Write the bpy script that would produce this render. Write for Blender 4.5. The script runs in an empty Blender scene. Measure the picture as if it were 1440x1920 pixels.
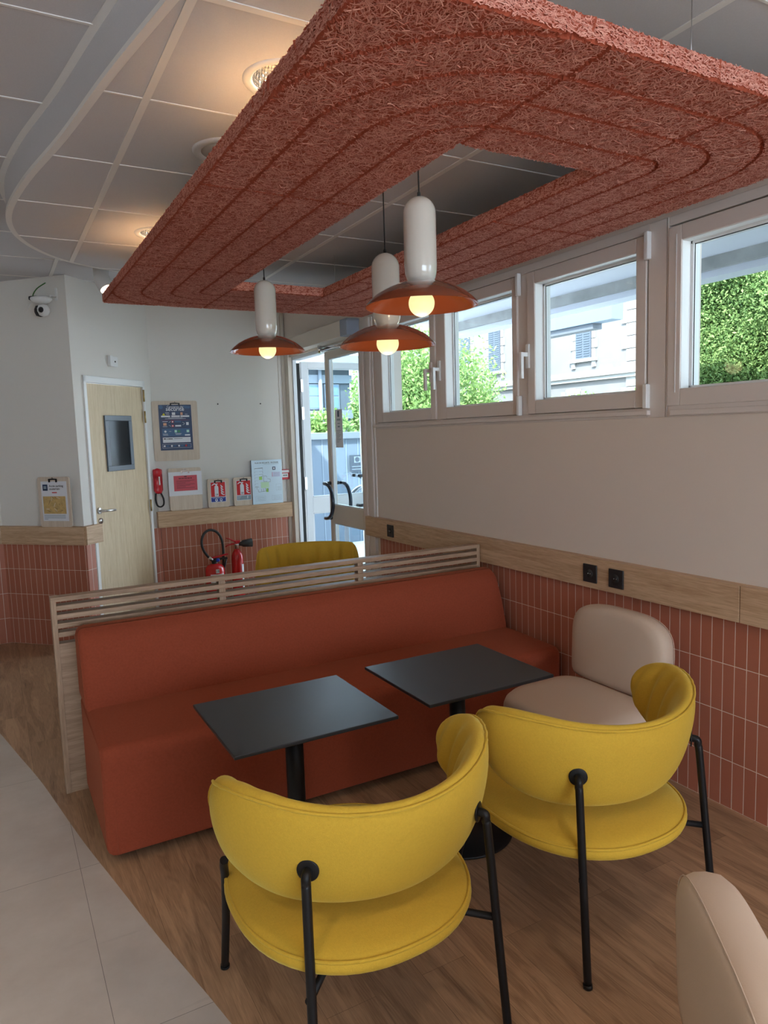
import bpy, bmesh, math, random
import numpy as np
from mathutils import Vector, Matrix
PI = math.pi
random.seed(7); RNG = np.random.default_rng(7)
S = bpy.context.scene
COL = S.collection

# ------------------------------------------------------------------ camera
cam_d = bpy.data.cameras.new('camera'); cam = bpy.data.objects.new('camera', cam_d); COL.objects.link(cam)
CAM = Vector((-2.5455, 0.0, 1.5712))
YAW, PITCH, ROLL, FPX = -0.5018, -0.1104, -0.0317, 1339.9
_f = Vector((-math.sin(YAW)*math.cos(PITCH), math.cos(YAW)*math.cos(PITCH), math.sin(PITCH)))
_r0 = Vector((math.cos(YAW), math.sin(YAW), 0)); _u0 = _r0.cross(_f)
_r = _r0*math.cos(ROLL)+_u0*math.sin(ROLL); _u = -_r0*math.sin(ROLL)+_u0*math.cos(ROLL)
cam.matrix_world = Matrix(((_r.x, _u.x, -_f.x, CAM.x), (_r.y, _u.y, -_f.y, CAM.y), (_r.z, _u.z, -_f.z, CAM.z), (0, 0, 0, 1)))
cam_d.sensor_fit = 'HORIZONTAL'; cam_d.sensor_width = 36; cam_d.lens = FPX/1440*36
cam_d.clip_start = 0.05; cam_d.clip_end = 200
S.camera = cam

# ------------------------------------------------------------------ world, sun, daylight, exposure
S.view_settings.view_transform = 'Standard'; S.view_settings.look = 'None'
S.view_settings.gamma = 1; S.view_settings.use_curve_mapping = False
S.view_settings.exposure = 0.80
W = bpy.data.worlds.new('world'); S.world = W; W.use_nodes = True
_bg = W.node_tree.nodes['Background']; _bg.inputs[0].default_value = (0.70, 0.85, 1.0, 1); _bg.inputs[1].default_value = 6.0
def light(kind, name, loc, power, color, size=None, size_y=None, rot=(0, 0, 0), spot=None, blend=0.5, parent=None):
    d = bpy.data.lights.new(name, kind); d.energy = power; d.color = color
    if kind == 'AREA':
        d.shape = 'RECTANGLE'; d.size = size; d.size_y = size_y
    elif kind == 'SUN': d.angle = size
    else: d.shadow_soft_size = size
    if kind == 'SPOT': d.spot_size = spot; d.spot_blend = blend
    o = bpy.data.objects.new(name, d); COL.objects.link(o); o.location = loc; o.rotation_euler = rot
    if parent: o.parent = parent
    return o
def aim(o, d):
    o.rotation_euler = Vector(d).to_track_quat('-Z', 'Y').to_euler()
sun = light('SUN', 'sun', (0, -5, 12), 10.0, (1.0, 0.96, 0.88), size=0.02); aim(sun, (0.75, 0.55, -0.95))

# ------------------------------------------------------------------ helpers
class MB:
    def __init__(s): s.v = []; s.f = []; s.m = []; s.s = []
    def add(s, vs, fs, m=0, smooth=False, M=None):
        b = len(s.v)
        for p in vs:
            p = Vector(p); s.v.append(tuple(M @ p) if M is not None else tuple(p))
        for f in fs: s.f.append(tuple(b+i for i in f)); s.m.append(m); s.s.append(smooth)
        return s
    def box(s, x0, x1, y0, y1, z0, z1, m=0, M=None):
        vs = [(x, y, z) for x in (x0, x1) for y in (y0, y1) for z in (z0, z1)]
        return s.add(vs, [(0, 1, 3, 2), (4, 6, 7, 5), (0, 4, 5, 1), (2, 3, 7, 6), (0, 2, 6, 4), (1, 5, 7, 3)], m, False, M)
    def prism(s, poly, z0, z1, m=0, M=None, smooth=False):
        n = len(poly)
        vs = [(x, y, z0) for x, y in poly]+[(x, y, z1) for x, y in poly]
        fs = [tuple(range(n))[::-1], tuple(range(n, 2*n))]
        s.add(vs, fs, m, False, M)
        b = len(s.v)-2*n
        for i in range(n):
            j = (i+1) % n; s.f.append((b+i, b+j, b+n+j, b+n+i)); s.m.append(m); s.s.append(smooth)
        return s
    def lathe(s, prof, c=(0, 0, 0), n=48, m=0, axis='Z', M=None, sy=1.0, caps=True):
        vs = []; fs = []
        for r, z in prof:
            for k in range(n):
                a = 2*PI*k/n; p = (r*math.cos(a), r*math.sin(a)*sy, z)
                if axis == 'Y': p = (p[0], -p[2], p[1])
                if axis == 'X': p = (p[2], p[0], p[1])
                vs.append((p[0]+c[0], p[1]+c[1], p[2]+c[2]))
        for i in range(len(prof)-1):
            for k in range(n):
                k2 = (k+1) % n; fs.append((i*n+k, i*n+k2, (i+1)*n+k2, (i+1)*n+k))
        if caps:
            fs.append(tuple(range(n))[::-1]); fs.append(tuple((len(prof)-1)*n+k for k in range(n)))
        return s.add(vs, fs, m, True, M)
    def cyl(s, p0, p1, r, n=16, m=0, r1=None, M=None):
        return s.tube([p0, p1], r, n, m, M=M, r_end=r1)
    def tube(s, pts, r, n=10, m=0, closed=False, M=None, r_end=None, smooth=True):
        P = [Vector(p) for p in pts]; N = len(P)
        T = []
        for i in range(N):
            if closed: t = P[(i+1) % N]-P[i-1]
            else: t = P[min(i+1, N-1)]-P[max(i-1, 0)]
            T.append(t.normalized())
        up = Vector((0, 0, 1)) if abs(T[0].z) < .9 else Vector((1, 0, 0))
        nn = (up-T[0]*up.dot(T[0])).normalized()
        vs = []
        for i in range(N):
            nn = (nn-T[i]*nn.dot(T[i])).normalized(); b = T[i].cross(nn)
            rr = r if r_end is None else r+(r_end-r)*i/(N-1)
            for k in range(n):
                a = 2*PI*k/n; vs.append(P[i]+(nn*math.cos(a)+b*math.sin(a))*rr)
        fs = []
        for i in range(N if closed else N-1):
            j = (i+1) % N
            for k in range(n):
                k2 = (k+1) % n; fs.append((i*n+k, i*n+k2, j*n+k2, j*n+k))
        s.add(vs, fs, m, smooth, M)
        if not closed:
            b = len(s.v)-N*n
            s.f.append(tuple(b+k for k in range(n))[::-1]); s.m.append(m); s.s.append(False)
            s.f.append(tuple(b+(N-1)*n+k for k in range(n))); s.m.append(m); s.s.append(False)
        return s
    def rect(s, x0, x1, z0, z1, y, m=0):            # a print on the front (-y) of a sheet
        return s.add([(x0, y, z0), (x1, y, z0), (x1, y, z1), (x0, y, z1)], [(0, 1, 2, 3)], m)
    def poly(s, pts, y, m=0):
        return s.add([(p[0], y, p[1]) for p in pts], [tuple(range(len(pts)))], m)
    def disc(s, x, z, r, y, m=0, n=20, sx=1):
        return s.poly([(x+sx*r*math.cos(2*PI*k/n), z+r*math.sin(2*PI*k/n)) for k in range(n)], y, m)
    def text(s, txt, x, z, size, y, m=0, align='LEFT', bold=0.0, sx=1.0, rot=0):
        vs, fs = text_geo(txt, align, bold)
        c, sn = math.cos(rot), math.sin(rot)
        return s.add([(x+size*(c*v[0]*sx-sn*v[1]), y, z+size*(sn*v[0]*sx+c*v[1])) for v in vs], fs, m)
    def build(s, name, mats, parent=None, bevel=0, seg=3, sub=0, loc=None, rotz=0, wn=False):
        me = bpy.data.meshes.new(name); me.from_pydata(s.v, [], s.f)
        if not isinstance(mats, (list, tuple)): mats = [mats]
        for mt in mats: me.materials.append(mt)
        me.polygons.foreach_set('material_index', s.m); me.polygons.foreach_set('use_smooth', s.s)
        me.update()
        o = bpy.data.objects.new(name, me); COL.objects.link(o)
        if parent: o.parent = parent
        if loc is not None: o.location = loc
        if rotz: o.rotation_euler = (0, 0, rotz)
        if bevel:
            b = o.modifiers.new('bevel', 'BEVEL'); b.width = bevel; b.segments = seg; b.limit_method = 'ANGLE'; b.angle_limit = math.radians(40)
            me.polygons.foreach_set('use_smooth', [True]*len(me.polygons))
            w = o.modifiers.new('wn', 'WEIGHTED_NORMAL'); w.keep_sharp = False
        if sub:
            b = o.modifiers.new('sub', 'SUBSURF'); b.levels = sub; b.render_levels = sub
            me.polygons.foreach_set('use_smooth', [True]*len(me.polygons))
        return o
_tc = {}
def text_geo(txt, align, bold):
    k = (txt, align, bold)
    if k not in _tc:
        c = bpy.data.curves.new('t', 'FONT'); c.body = txt; c.align_x = align; c.size = 1; c.offset = bold; c.resolution_u = 3
        o = bpy.data.objects.new('t', c); COL.objects.link(o)
        me = bpy.data.meshes.new_from_object(o.evaluated_get(bpy.context.evaluated_depsgraph_get()))
        _tc[k] = ([tuple(v.co) for v in me.vertices], [tuple(p.vertices) for p in me.polygons])
        bpy.data.objects.remove(o); bpy.data.curves.remove(c); bpy.data.meshes.remove(me)
    return _tc[k]
def np_mesh(name, V, F, mats, parent=None, smooth=False, loc=None):
    me = bpy.data.meshes.new(name)
    V = np.asarray(V, dtype=np.float32); F = np.asarray(F, dtype=np.int32)
    me.vertices.add(len(V)); me.vertices.foreach_set('co', V.ravel())
    k = F.shape[1]
    me.loops.add(F.size); me.loops.foreach_set('vertex_index', F.ravel())
    me.polygons.add(len(F)); me.polygons.foreach_set('loop_start', np.arange(0, F.size, k, dtype=np.int32))
    me.polygons.foreach_set('use_smooth', [smooth]*len(F))
    me.update(calc_edges=True); me.validate()
    for m in (mats if isinstance(mats, (list, tuple)) else [mats]): me.materials.append(m)
    o = bpy.data.objects.new(name, me); COL.objects.link(o)
    if parent: o.parent = parent
    if loc is not None: o.location = loc
    return o
def tag(o, label=None, cat=None, group=None, kind=None):
    if label: o['label'] = label
    if cat: o['category'] = cat
    if group: o['group'] = group
    if kind: o['kind'] = kind
    return o
def thing(name, label, cat, loc=(0, 0, 0), rotz=0, group=None, kind=None):
    o = bpy.data.objects.new(name, None); COL.objects.link(o); o.location = loc; o.rotation_euler = (0, 0, rotz)
    o.empty_display_size = 0.1
    return tag(o, label, cat, group, kind)
def structure(o, label=None, cat=None): return tag(o, label, cat, None, 'structure')
def dup(root, loc, rotz=0, label=None):
    def cp(o, par):
        c = o.copy(); COL.objects.link(c)
        if par: c.parent = par
        for ch in list(o.children): cp(ch, c)
        return c
    r = cp(root, None); r.location = loc; r.rotation_euler = (0, 0, rotz)
    if label: r['label'] = label
    return r

# ------------------------------------------------------------------ materials
MATS = {}
def mat(name, col=(.8, .8, .8), rough=.5, metal=0, spec=.5, sheen=0, sheen_col=None, coat=0, emis=None, estr=0, bump=0, bscale=50, var=0, vscale=3, trans=0, sheen_r=.4):
    m = bpy.data.materials.new(name); m.use_nodes = True; N = m.node_tree.nodes; L = m.node_tree.links
    b = N['Principled BSDF']; b.inputs['Base Color'].default_value = (*col, 1); b.inputs['Roughness'].default_value = rough
    b.inputs['Metallic'].default_value = metal; b.inputs['Specular IOR Level'].default_value = spec
    if sheen:
        b.inputs['Sheen Weight'].default_value = sheen; b.inputs['Sheen Roughness'].default_value = sheen_r
        b.inputs['Sheen Tint'].default_value = (*(sheen_col or col), 1)
    if coat: b.inputs['Coat Weight'].default_value = coat; b.inputs['Coat Roughness'].default_value = .05
    if emis: b.inputs['Emission Color'].default_value = (*emis, 1); b.inputs['Emission Strength'].default_value = estr
    tc = N.new('ShaderNodeTexCoord')
    if var:
        n = N.new('ShaderNodeTexNoise'); n.inputs['Scale'].default_value = vscale; n.inputs['Detail'].default_value = 6
        L.new(tc.outputs['Object'], n.inputs['Vector'])
        mr = N.new('ShaderNodeMapRange'); mr.inputs[1].default_value = .25; mr.inputs[2].default_value = .75
        mr.inputs[3].default_value = 1-var; mr.inputs[4].default_value = 1+var
        L.new(n.outputs[0], mr.inputs[0])
        h = N.new('ShaderNodeHueSaturation'); h.inputs['Color'].default_value = (*col, 1)
        L.new(mr.outputs[0], h.inputs['Value']); L.new(h.outputs[0], b.inputs['Base Color'])
    if bump:
        n = N.new('ShaderNodeTexNoise'); n.inputs['Scale'].default_value = bscale; n.inputs['Detail'].default_value = 5
        L.new(tc.outputs['Object'], n.inputs['Vector'])
        bp = N.new('ShaderNodeBump'); bp.inputs['Strength'].default_value = bump; bp.inputs['Distance'].default_value = .004
        L.new(n.outputs[0], bp.inputs['Height']); L.new(bp.outputs[0], b.inputs['Normal'])
    MATS[name] = m; return m
def nd(m): return m.node_tree.nodes, m.node_tree.links, m.node_tree.nodes['Principled BSDF']
def wood(name, c1, c2, axis='X', rough=.5, scale=1.0):
    m = mat(name, c1, rough, spec=.35); N, L, b = nd(m)
    tc = N.new('ShaderNodeTexCoord'); mp = N.new('ShaderNodeMapping')
    sc = {'X': (1.2, 22, 22), 'Y': (22, 1.2, 22), 'Z': (22, 22, 1.2)}[axis]
    mp.inputs['Scale'].default_value = [s*scale for s in sc]; L.new(tc.outputs['Object'], mp.inputs[0])
    n = N.new('ShaderNodeTexNoise'); n.inputs['Scale'].default_value = 2.2; n.inputs['Detail'].default_value = 7; n.inputs['Distortion'].default_value = .8
    L.new(mp.outputs[0], n.inputs['Vector'])
    mp2 = N.new('ShaderNodeMapping'); mp2.inputs['Scale'].default_value = [s*scale*7 for s in sc]; L.new(tc.outputs['Object'], mp2.inputs[0])
    n2 = N.new('ShaderNodeTexNoise'); n2.inputs['Scale'].default_value = 2; n2.inputs['Detail'].default_value = 3; L.new(mp2.outputs[0], n2.inputs['Vector'])
    mx = N.new('ShaderNodeMath'); mx.operation = 'MULTIPLY_ADD'; mx.inputs[1].default_value = .45; L.new(n2.outputs[0], mx.inputs[0]); 
    m5 = N.new('ShaderNodeMath'); m5.operation = 'MULTIPLY'; m5.inputs[1].default_value = .6; L.new(n.outputs[0], m5.inputs[0]); L.new(m5.outputs[0], mx.inputs[2])
    cr = N.new('ShaderNodeValToRGB'); cr.color_ramp.elements[0].position = .36; cr.color_ramp.elements[0].color = (*c2, 1)
    cr.color_ramp.elements[1].position = .64; cr.color_ramp.elements[1].color = (*c1, 1)
    L.new(mx.outputs[0], cr.inputs[0]); L.new(cr.outputs[0], b.inputs['Base Color'])
    bp = N.new('ShaderNodeBump'); bp.inputs['Strength'].default_value = .15; bp.inputs['Distance'].default_value = .002
    L.new(mx.outputs[0], bp.inputs['Height']); L.new(bp.outputs[0], b.inputs['Normal'])
    return m
def lin(r, g, b): 
    f = lambda c: (c/255/12.92) if c <= 10 else ((c/255+.055)/1.055)**2.4
    return (f(r), f(g), f(b))

m_wall = mat('wall_paint', lin(232, 228, 221), .75, spec=.3, bump=.12, bscale=160)
m_wallr = mat('wall_paint_warm', lin(228, 214, 202), .75, spec=.3, bump=.12, bscale=160)
m_wallg = mat('wall_paint_beige', lin(222, 213, 200), .7, spec=.3, bump=.1, bscale=160)
m_frame = mat('window_frame_paint', lin(224, 213, 205), .45, spec=.4)
m_white = mat('white_lacquer', lin(236, 236, 234), .4)
m_alu = mat('white_aluminium', lin(226, 232, 238), .35)
m_steel = mat('brushed_steel', (.62, .62, .62), .28, metal=1)
m_chrome = mat('chrome', (.75, .76, .78), .12, metal=1)
m_black = mat('black_steel', (.008, .008, .009), .42, spec=.3)
m_blackp = mat('black_plastic', (.018, .018, .02), .5)
m_rubber = mat('black_rubber', (.02, .02, .02), .7)
m_ceil = mat('ceiling_tile', lin(214, 212, 214), .9, spec=.1, bump=.1, bscale=350, var=.035, vscale=260)
m_tbar = mat('ceiling_tbar', lin(243, 240, 236), .5)
m_oak = wood('oak_laminate_x', lin(214, 182, 148), lin(178, 143, 110), 'X')
m_oakdoor = wood('oak_door_veneer', lin(226, 206, 172), lin(208, 184, 146), 'Z', rough=.5)
m_oakp = wood('oak_partition', lin(186, 158, 132), lin(150, 122, 98), 'X')
m_oakz = wood('oak_partition_upright', lin(186, 158, 132), lin(150, 122, 98), 'Z')
m_ply = wood('pale_plywood', lin(222, 206, 188), lin(208, 190, 170), 'Z', rough=.6)
m_yel = mat('yellow_velvet', lin(208, 168, 60), .85, spec=.12, sheen=.6, sheen_col=(.75, .78, .28), bump=.3, bscale=420, var=.05, vscale=160, sheen_r=.35)
m_rust = mat('rust_fabric', lin(152, 74, 52), .9, spec=.1, sheen=.3, sheen_col=(.8, .35, .2), bump=.35, bscale=500, var=.09, vscale=110)
m_cream = mat('cream_vinyl', lin(206, 184, 164), .55, spec=.35, bump=.12, bscale=330)
m_table = mat('black_compact_top', (.016, .018, .021), .36, spec=.45, bump=.06, bscale=600)
m_shade = mat('glazed_terracotta', lin(142, 74, 48), .1, spec=.6, coat=.8)
m_porc = mat('cream_porcelain', lin(226, 220, 208), .12, spec=.5, coat=.6)
m_bulb = mat('opal_bulb', (.30, .28, .20), .4, spec=.2, emis=(1.0, .86, .40), estr=.62)
m_led = mat('led_disc', (1, .95, .85), .3, emis=(1.0, .82, .58), estr=5)
m_led2 = mat('spot_led', (1, .95, .85), .3, emis=(1.0, .88, .70), estr=1.6)
m_red = mat('red_enamel', lin(204, 30, 36), .25, coat=.3)
m_redp = mat('red_plastic', lin(200, 26, 40), .35)
m_conc = mat('raw_concrete', lin(150, 150, 148), .9, bump=.5, bscale=14, var=.25, vscale=5)
m_soff = mat('soffit_paint', lin(196, 198, 208), .8)
m_stone = mat('pale_stone', lin(104, 102, 102), .9, bump=.4, bscale=5, var=.08, vscale=2)
m_stoneq = mat('cut_stone', lin(134, 132, 130), .9, var=.05, vscale=6)
m_shut = mat('grey_shutter', lin(74, 82, 94), .7)
m_gbl = mat('grey_building_render', lin(72, 82, 94), .8)
m_gbl2 = mat('grey_building_band', lin(104, 114, 126), .8)
m_win = mat('dark_window_pane', lin(96, 122, 150), .15)
m_fence = mat('fence_panel', lin(100, 114, 130), .6)
m_asph = mat('paving', lin(190, 188, 184), .9, var=.08, vscale=4)
m_blue = mat('blue_plastic', lin(20, 60, 180), .35)
m_cablegreen = mat('green_cable', lin(60, 120, 50), .5)
m_brass = mat('brass', (.55, .42, .2), .35, metal=1)
m_grout = mat('skirt_grout', lin(190, 180, 168), .9)
# printing inks
P_white = mat('print_white', lin(232, 234, 240), .55); P_navy = mat('print_navy', lin(28, 52, 92), .35)
P_navy2 = mat('print_blue_glow', lin(52, 92, 134), .35); P_red = mat('print_red', lin(206, 28, 34), .5)
P_pink = mat('print_pink', lin(214, 92, 104), .6); P_black = mat('print_black', lin(28, 30, 36), .6)
P_blue = mat('print_blue', lin(16, 54, 150), .5); P_grey = mat('print_grey', lin(140, 156, 170), .5)
P_yel = mat('print_yellow', lin(226, 214, 40), .5); P_green = mat('print_green', lin(170, 222, 110), .5)
P_map = mat('print_map', lin(206, 174, 112), .55, var=.2, vscale=40); P_mint = mat('print_mint', lin(190, 232, 214), .5)
P_lb = mat('print_paleblue', lin(216, 236, 250), .35); P_flesh = mat('print_flesh', lin(214, 160, 130), .5); P_dg = mat('print_darkgreen', lin(50, 130, 90), .5)
P_orange = mat('print_orange', lin(190, 120, 40), .5)

def glass(name, col=(1, 1, 1), refl=.06):
    m = bpy.data.materials.new(name); m.use_nodes = True; N, L = m.node_tree.nodes, m.node_tree.links
    N.remove(N['Principled BSDF']); out = N['Material Output']
    t = N.new('ShaderNodeBsdfTransparent'); t.inputs[0].default_value = (*col, 1)
    g = N.new('ShaderNodeBsdfGlossy'); g.inputs['Roughness'].default_value = .02
    lw = N.new('ShaderNodeLayerWeight'); lw.inputs[0].default_value = .25
    ma = N.new('ShaderNodeMath'); ma.operation = 'MULTIPLY_ADD'; ma.inputs[1].default_value = .10; ma.inputs[2].default_value = refl*.06
    L.new(lw.outputs['Fresnel'], ma.inputs[0]); x = N.new('ShaderNodeMixShader')
    L.new(ma.outputs[0], x.inputs[0]); L.new(t.outputs[0], x.inputs[1]); L.new(g.outputs[0], x.inputs[2]); L.new(x.outputs[0], out.inputs[0])
    return m
m_glass = glass('clear_glass', (.93, .97, .98))
m_dglass = mat('dark_vision_glass', (.015, .02, .025), .1, spec=.3)

def tile_mat(name, phase=0.0):
    m = mat(name, (.4, .15, .1), .4, spec=.35); N, L, b = nd(m)
    tc = N.new('ShaderNodeTexCoord'); sp = N.new('ShaderNodeSeparateXYZ'); L.new(tc.outputs['Object'], sp.inputs[0])
    ad = N.new('ShaderNodeMath'); ad.operation = 'ADD'; ad.inputs[1].default_value = phase; L.new(sp.outputs[0], ad.inputs[0])
    cb = N.new('ShaderNodeCombineXYZ'); L.new(ad.outputs[0], cb.inputs[0]); L.new(sp.outputs[2], cb.inputs[1])
    br = N.new('ShaderNodeTexBrick'); br.offset = 0; br.squash = 1
    br.inputs['Scale'].default_value = 1; br.inputs['Brick Width'].default_value = .052; br.inputs['Row Height'].default_value = .2
    br.inputs['Mortar Size'].default_value = .0015; br.inputs['Mortar Smooth'].default_value = .1; br.inputs['Bias'].default_value = 0
    br.inputs['Color1'].default_value = (*lin(188, 118, 94), 1); br.inputs['Color2'].default_value = (*lin(178, 108, 84), 1)
    br.inputs['Mortar'].default_value = (*lin(236, 224, 210), 1)
    L.new(cb.outputs[0], br.inputs['Vector']); L.new(br.outputs['Color'], b.inputs['Base Color'])
    bp = N.new('ShaderNodeBump'); bp.inputs['Strength'].default_value = .6; bp.inputs['Distance'].default_value = .002; bp.invert = True
    L.new(br.outputs['Fac'], bp.inputs['Height']); L.new(bp.outputs[0], b.inputs['Normal'])
    mr = N.new('ShaderNodeMapRange'); mr.inputs[3].default_value = .42; mr.inputs[4].default_value = .8
    L.new(br.outputs['Fac'], mr.inputs[0]); L.new(mr.outputs[0], b.inputs['Roughness'])
    return m

def floor_wood():
    m = mat('oak_vinyl_planks', (.3, .2, .12), .42, spec=.4); N, L, b = nd(m)
    tc = N.new('ShaderNodeTexCoord'); sp = N.new('ShaderNodeSeparateXYZ'); L.new(tc.outputs['Object'], sp.inputs[0])
    ax = N.new('ShaderNodeMath'); ax.operation = 'ADD'; ax.inputs[1].default_value = 10.075; L.new(sp.outputs[0], ax.inputs[0])
    ay = N.new('ShaderNodeMath'); ay.operation = 'ADD'; ay.inputs[1].default_value = 10.1; L.new(sp.outputs[1], ay.inputs[0])
    cb = N.new('ShaderNodeCombineXYZ'); L.new(ay.outputs[0], cb.inputs[0]); L.new(ax.outputs[0], cb.inputs[1])
    br = N.new('ShaderNodeTexBrick'); br.offset = .37; br.offset_frequency = 2; br.squash = 1
    br.inputs['Scale'].default_value = 1; br.inputs['Brick Width'].default_value = 1.22; br.inputs['Row Height'].default_value = .152
    br.inputs['Mortar Size'].default_value = .0007; br.inputs['Mortar Smooth'].default_value = .2
    br.inputs['Color1'].default_value = (.74, .74, .74, 1); br.inputs['Color2'].default_value = (1, 1, 1, 1); br.inputs['Mortar'].default_value = (.3, .3, .3, 1)
    L.new(cb.outputs[0], br.inputs['Vector'])
    mp = N.new('ShaderNodeMapping'); mp.inputs['Scale'].default_value = (9, .9, 1); L.new(tc.outputs['Object'], mp.inputs[0])
    # shift the grain from plank to plank
    vm = N.new('ShaderNodeVectorMath'); vm.operation = 'MULTIPLY_ADD'; vm.inputs[1].default_value = (9, 17, 5)
    L.new(br.outputs['Color'], vm.inputs[0]); L.new(mp.outputs[0], vm.inputs[2])
    n = N.new('ShaderNodeTexNoise'); n.inputs['Scale'].default_value = 1.6; n.inputs['Detail'].default_value = 6; n.inputs['Distortion'].default_value = 1.2
    L.new(vm.outputs[0], n.inputs['Vector'])
    w = N.new('ShaderNodeMath'); w.operation = 'MULTIPLY'; w.inputs[1].default_value = 42; L.new(n.outputs[0], w.inputs[0])
    sn = N.new('ShaderNodeMath'); sn.operation = 'SINE'; L.new(w.outputs[0], sn.inputs[0])
    mp2 = N.new('ShaderNodeMapping'); mp2.inputs['Scale'].default_value = (260, 12, 1); L.new(tc.outputs['Object'], mp2.inputs[0])
    n2 = N.new('ShaderNodeTexNoise'); n2.inputs['Scale'].default_value = 1; n2.inputs['Detail'].default_value = 4; L.new(mp2.outputs[0], n2.inputs['Vector'])
    a1 = N.new('ShaderNodeMath'); a1.operation = 'MULTIPLY_ADD'; a1.inputs[1].default_value = .05; L.new(sn.outputs[0], a1.inputs[0]); L.new(n.outputs[0], a1.inputs[2])
    a2 = N.new('ShaderNodeMath'); a2.operation = 'MULTIPLY_ADD'; a2.inputs[1].default_value = .62; L.new(n2.outputs[0], a2.inputs[0]); L.new(a1.outputs[0], a2.inputs[2])
    cr = N.new('ShaderNodeValToRGB'); cr.color_ramp.elements[0].position = .5; cr.color_ramp.elements[0].color = (*lin(134, 102, 76), 1)
    cr.color_ramp.elements[1].position = 1.0; cr.color_ramp.elements[1].color = (*lin(192, 154, 120), 1)
    L.new(a2.outputs[0], cr.inputs[0])
    mx = N.new('ShaderNodeMix'); mx.data_type = 'RGBA'; mx.blend_type = 'MULTIPLY'; mx.inputs[0].default_value = .8
    L.new(cr.outputs[0], mx.inputs[6]); L.new(br.outputs['Color'], mx.inputs[7]); L.new(mx.outputs[2], b.inputs['Base Color'])
    bp = N.new('ShaderNodeBump'); bp.inputs['Strength'].default_value = .12; bp.inputs['Distance'].default_value = .002
    L.new(a2.outputs[0], bp.inputs['Height']); L.new(bp.outputs[0], b.inputs['Normal'])
    return m
def floor_grey():
    m = mat('grey_stone_tile', (.4, .4, .38), .5, spec=.35); N, L, b = nd(m)
    tc = N.new('ShaderNodeTexCoord'); sp = N.new('ShaderNodeSeparateXYZ'); L.new(tc.outputs['Object'], sp.inputs[0])
    ax = N.new('ShaderNodeMath'); ax.operation = 'ADD'; ax.inputs[1].default_value = 2.37+8.8; L.new(sp.outputs[0], ax.inputs[0])
    ay = N.new('ShaderNodeMath'); ay.operation = 'ADD'; ay.inputs[1].default_value = -1.865+8.8; L.new(sp.outputs[1], ay.inputs[0])
    cb = N.new('ShaderNodeCombineXYZ'); L.new(ax.outputs[0], cb.inputs[0]); L.new(ay.outputs[0], cb.inputs[1])
    br = N.new('ShaderNodeTexBrick'); br.offset = 0; br.squash = 1
    br.inputs['Scale'].default_value = 1; br.inputs['Brick Width'].default_value = .88; br.inputs['Row Height'].default_value = .88
    br.inputs['Mortar Size'].default_value = .0009; br.inputs['Mortar Smooth'].default_value = .3
    br.inputs['Color1'].default_value = (1, 1, 1, 1); br.inputs['Color2'].default_value = (.95, .95, .95, 1); br.inputs['Mortar'].default_value = (.3, .3, .3, 1)
    L.new(cb.outputs[0], br.inputs['Vector'])
    n = N.new('ShaderNodeTexNoise'); n.inputs['Scale'].default_value = 3.2; n.inputs['Detail'].default_value = 9; n.inputs['Roughness'].default_value = .65
    L.new(tc.outputs['Object'], n.inputs['Vector'])
    cr = N.new('ShaderNodeValToRGB'); cr.color_ramp.elements[0].position = .3; cr.color_ramp.elements[0].color = (*lin(190, 178, 168), 1)
    cr.color_ramp.elements[1].position = .7; cr.color_ramp.elements[1].color = (*lin(208, 198, 189), 1)
    L.new(n.outputs[0], cr.inputs[0])
    # long thin scuffs
    mp = N.new('ShaderNodeMapping'); mp.inputs['Rotation'].default_value = (0, 0, .9); mp.inputs['Scale'].default_value = (1.5, 30, 1)
    L.new(tc.outputs['Object'], mp.inputs[0]); n3 = N.new('ShaderNodeTexNoise'); n3.inputs['Scale'].default_value = 1.3; n3.inputs['Detail'].default_value = 2
    L.new(mp.outputs[0], n3.inputs['Vector']); r3 = N.new('ShaderNodeMapRange'); r3.inputs[1].default_value = .66; r3.inputs[2].default_value = .72; r3.inputs[3].default_value = 1; r3.inputs[4].default_value = .93
    L.new(n3.outputs[0], r3.inputs[0])
    mx = N.new('ShaderNodeMix'); mx.data_type = 'RGBA'; mx.blend_type = 'MULTIPLY'; mx.inputs[0].default_value = 1
    L.new(cr.outputs[0], mx.inputs[6]); L.new(br.outputs['Color'], mx.inputs[7])
    hs = N.new('ShaderNodeHueSaturation'); L.new(mx.outputs[2], hs.inputs['Color']); L.new(r3.outputs[0], hs.inputs['Value'])
    L.new(hs.outputs[0], b.inputs['Base Color'])
    return m
def fibre_mat(name, ca, cb_, rough=.8):
    m = mat(name, ca, rough, spec=.2); N, L, b = nd(m)
    g = N.new('ShaderNodeNewGeometry'); cr = N.new('ShaderNodeValToRGB')
    cr.color_ramp.elements[0].color = (*ca, 1); cr.color_ramp.elements[1].color = (*cb_, 1)
    L.new(g.outputs['Random Per Island'], cr.inputs[0]); L.new(cr.outputs[0], b.inputs['Base Color'])
    return m
def leaf_mat(name, ca, cb_):
    m = fibre_mat(name, ca, cb_, .6); N, L, b = nd(m)
    t = N.new('ShaderNodeBsdfTranslucent'); cr = [x for x in N if x.type == 'VALTORGB'][0]; L.new(cr.outputs[0], t.inputs[0])
    x = N.new('ShaderNodeMixShader'); x.inputs[0].default_value = .35
    L.new(b.outputs[0], x.inputs[1]); L.new(t.outputs[0], x.inputs[2]); L.new(x.outputs[0], N['Material Output'].inputs[0])
    return m
m_floor = floor_wood(); m_grey = floor_grey()
m_raft = mat('terracotta_wood_wool_core', lin(174, 88, 66), .95, spec=.1, bump=.5, bscale=120)
m_fib = fibre_mat('terracotta_wood_wool', lin(202, 114, 96), lin(242, 178, 158))
m_rafttop = mat('pale_bounce_raft_top', lin(214, 186, 150), .9, bump=.5, bscale=120)  # unseen raft top made pale so downlight bounce on the ceiling turns peach
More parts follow.
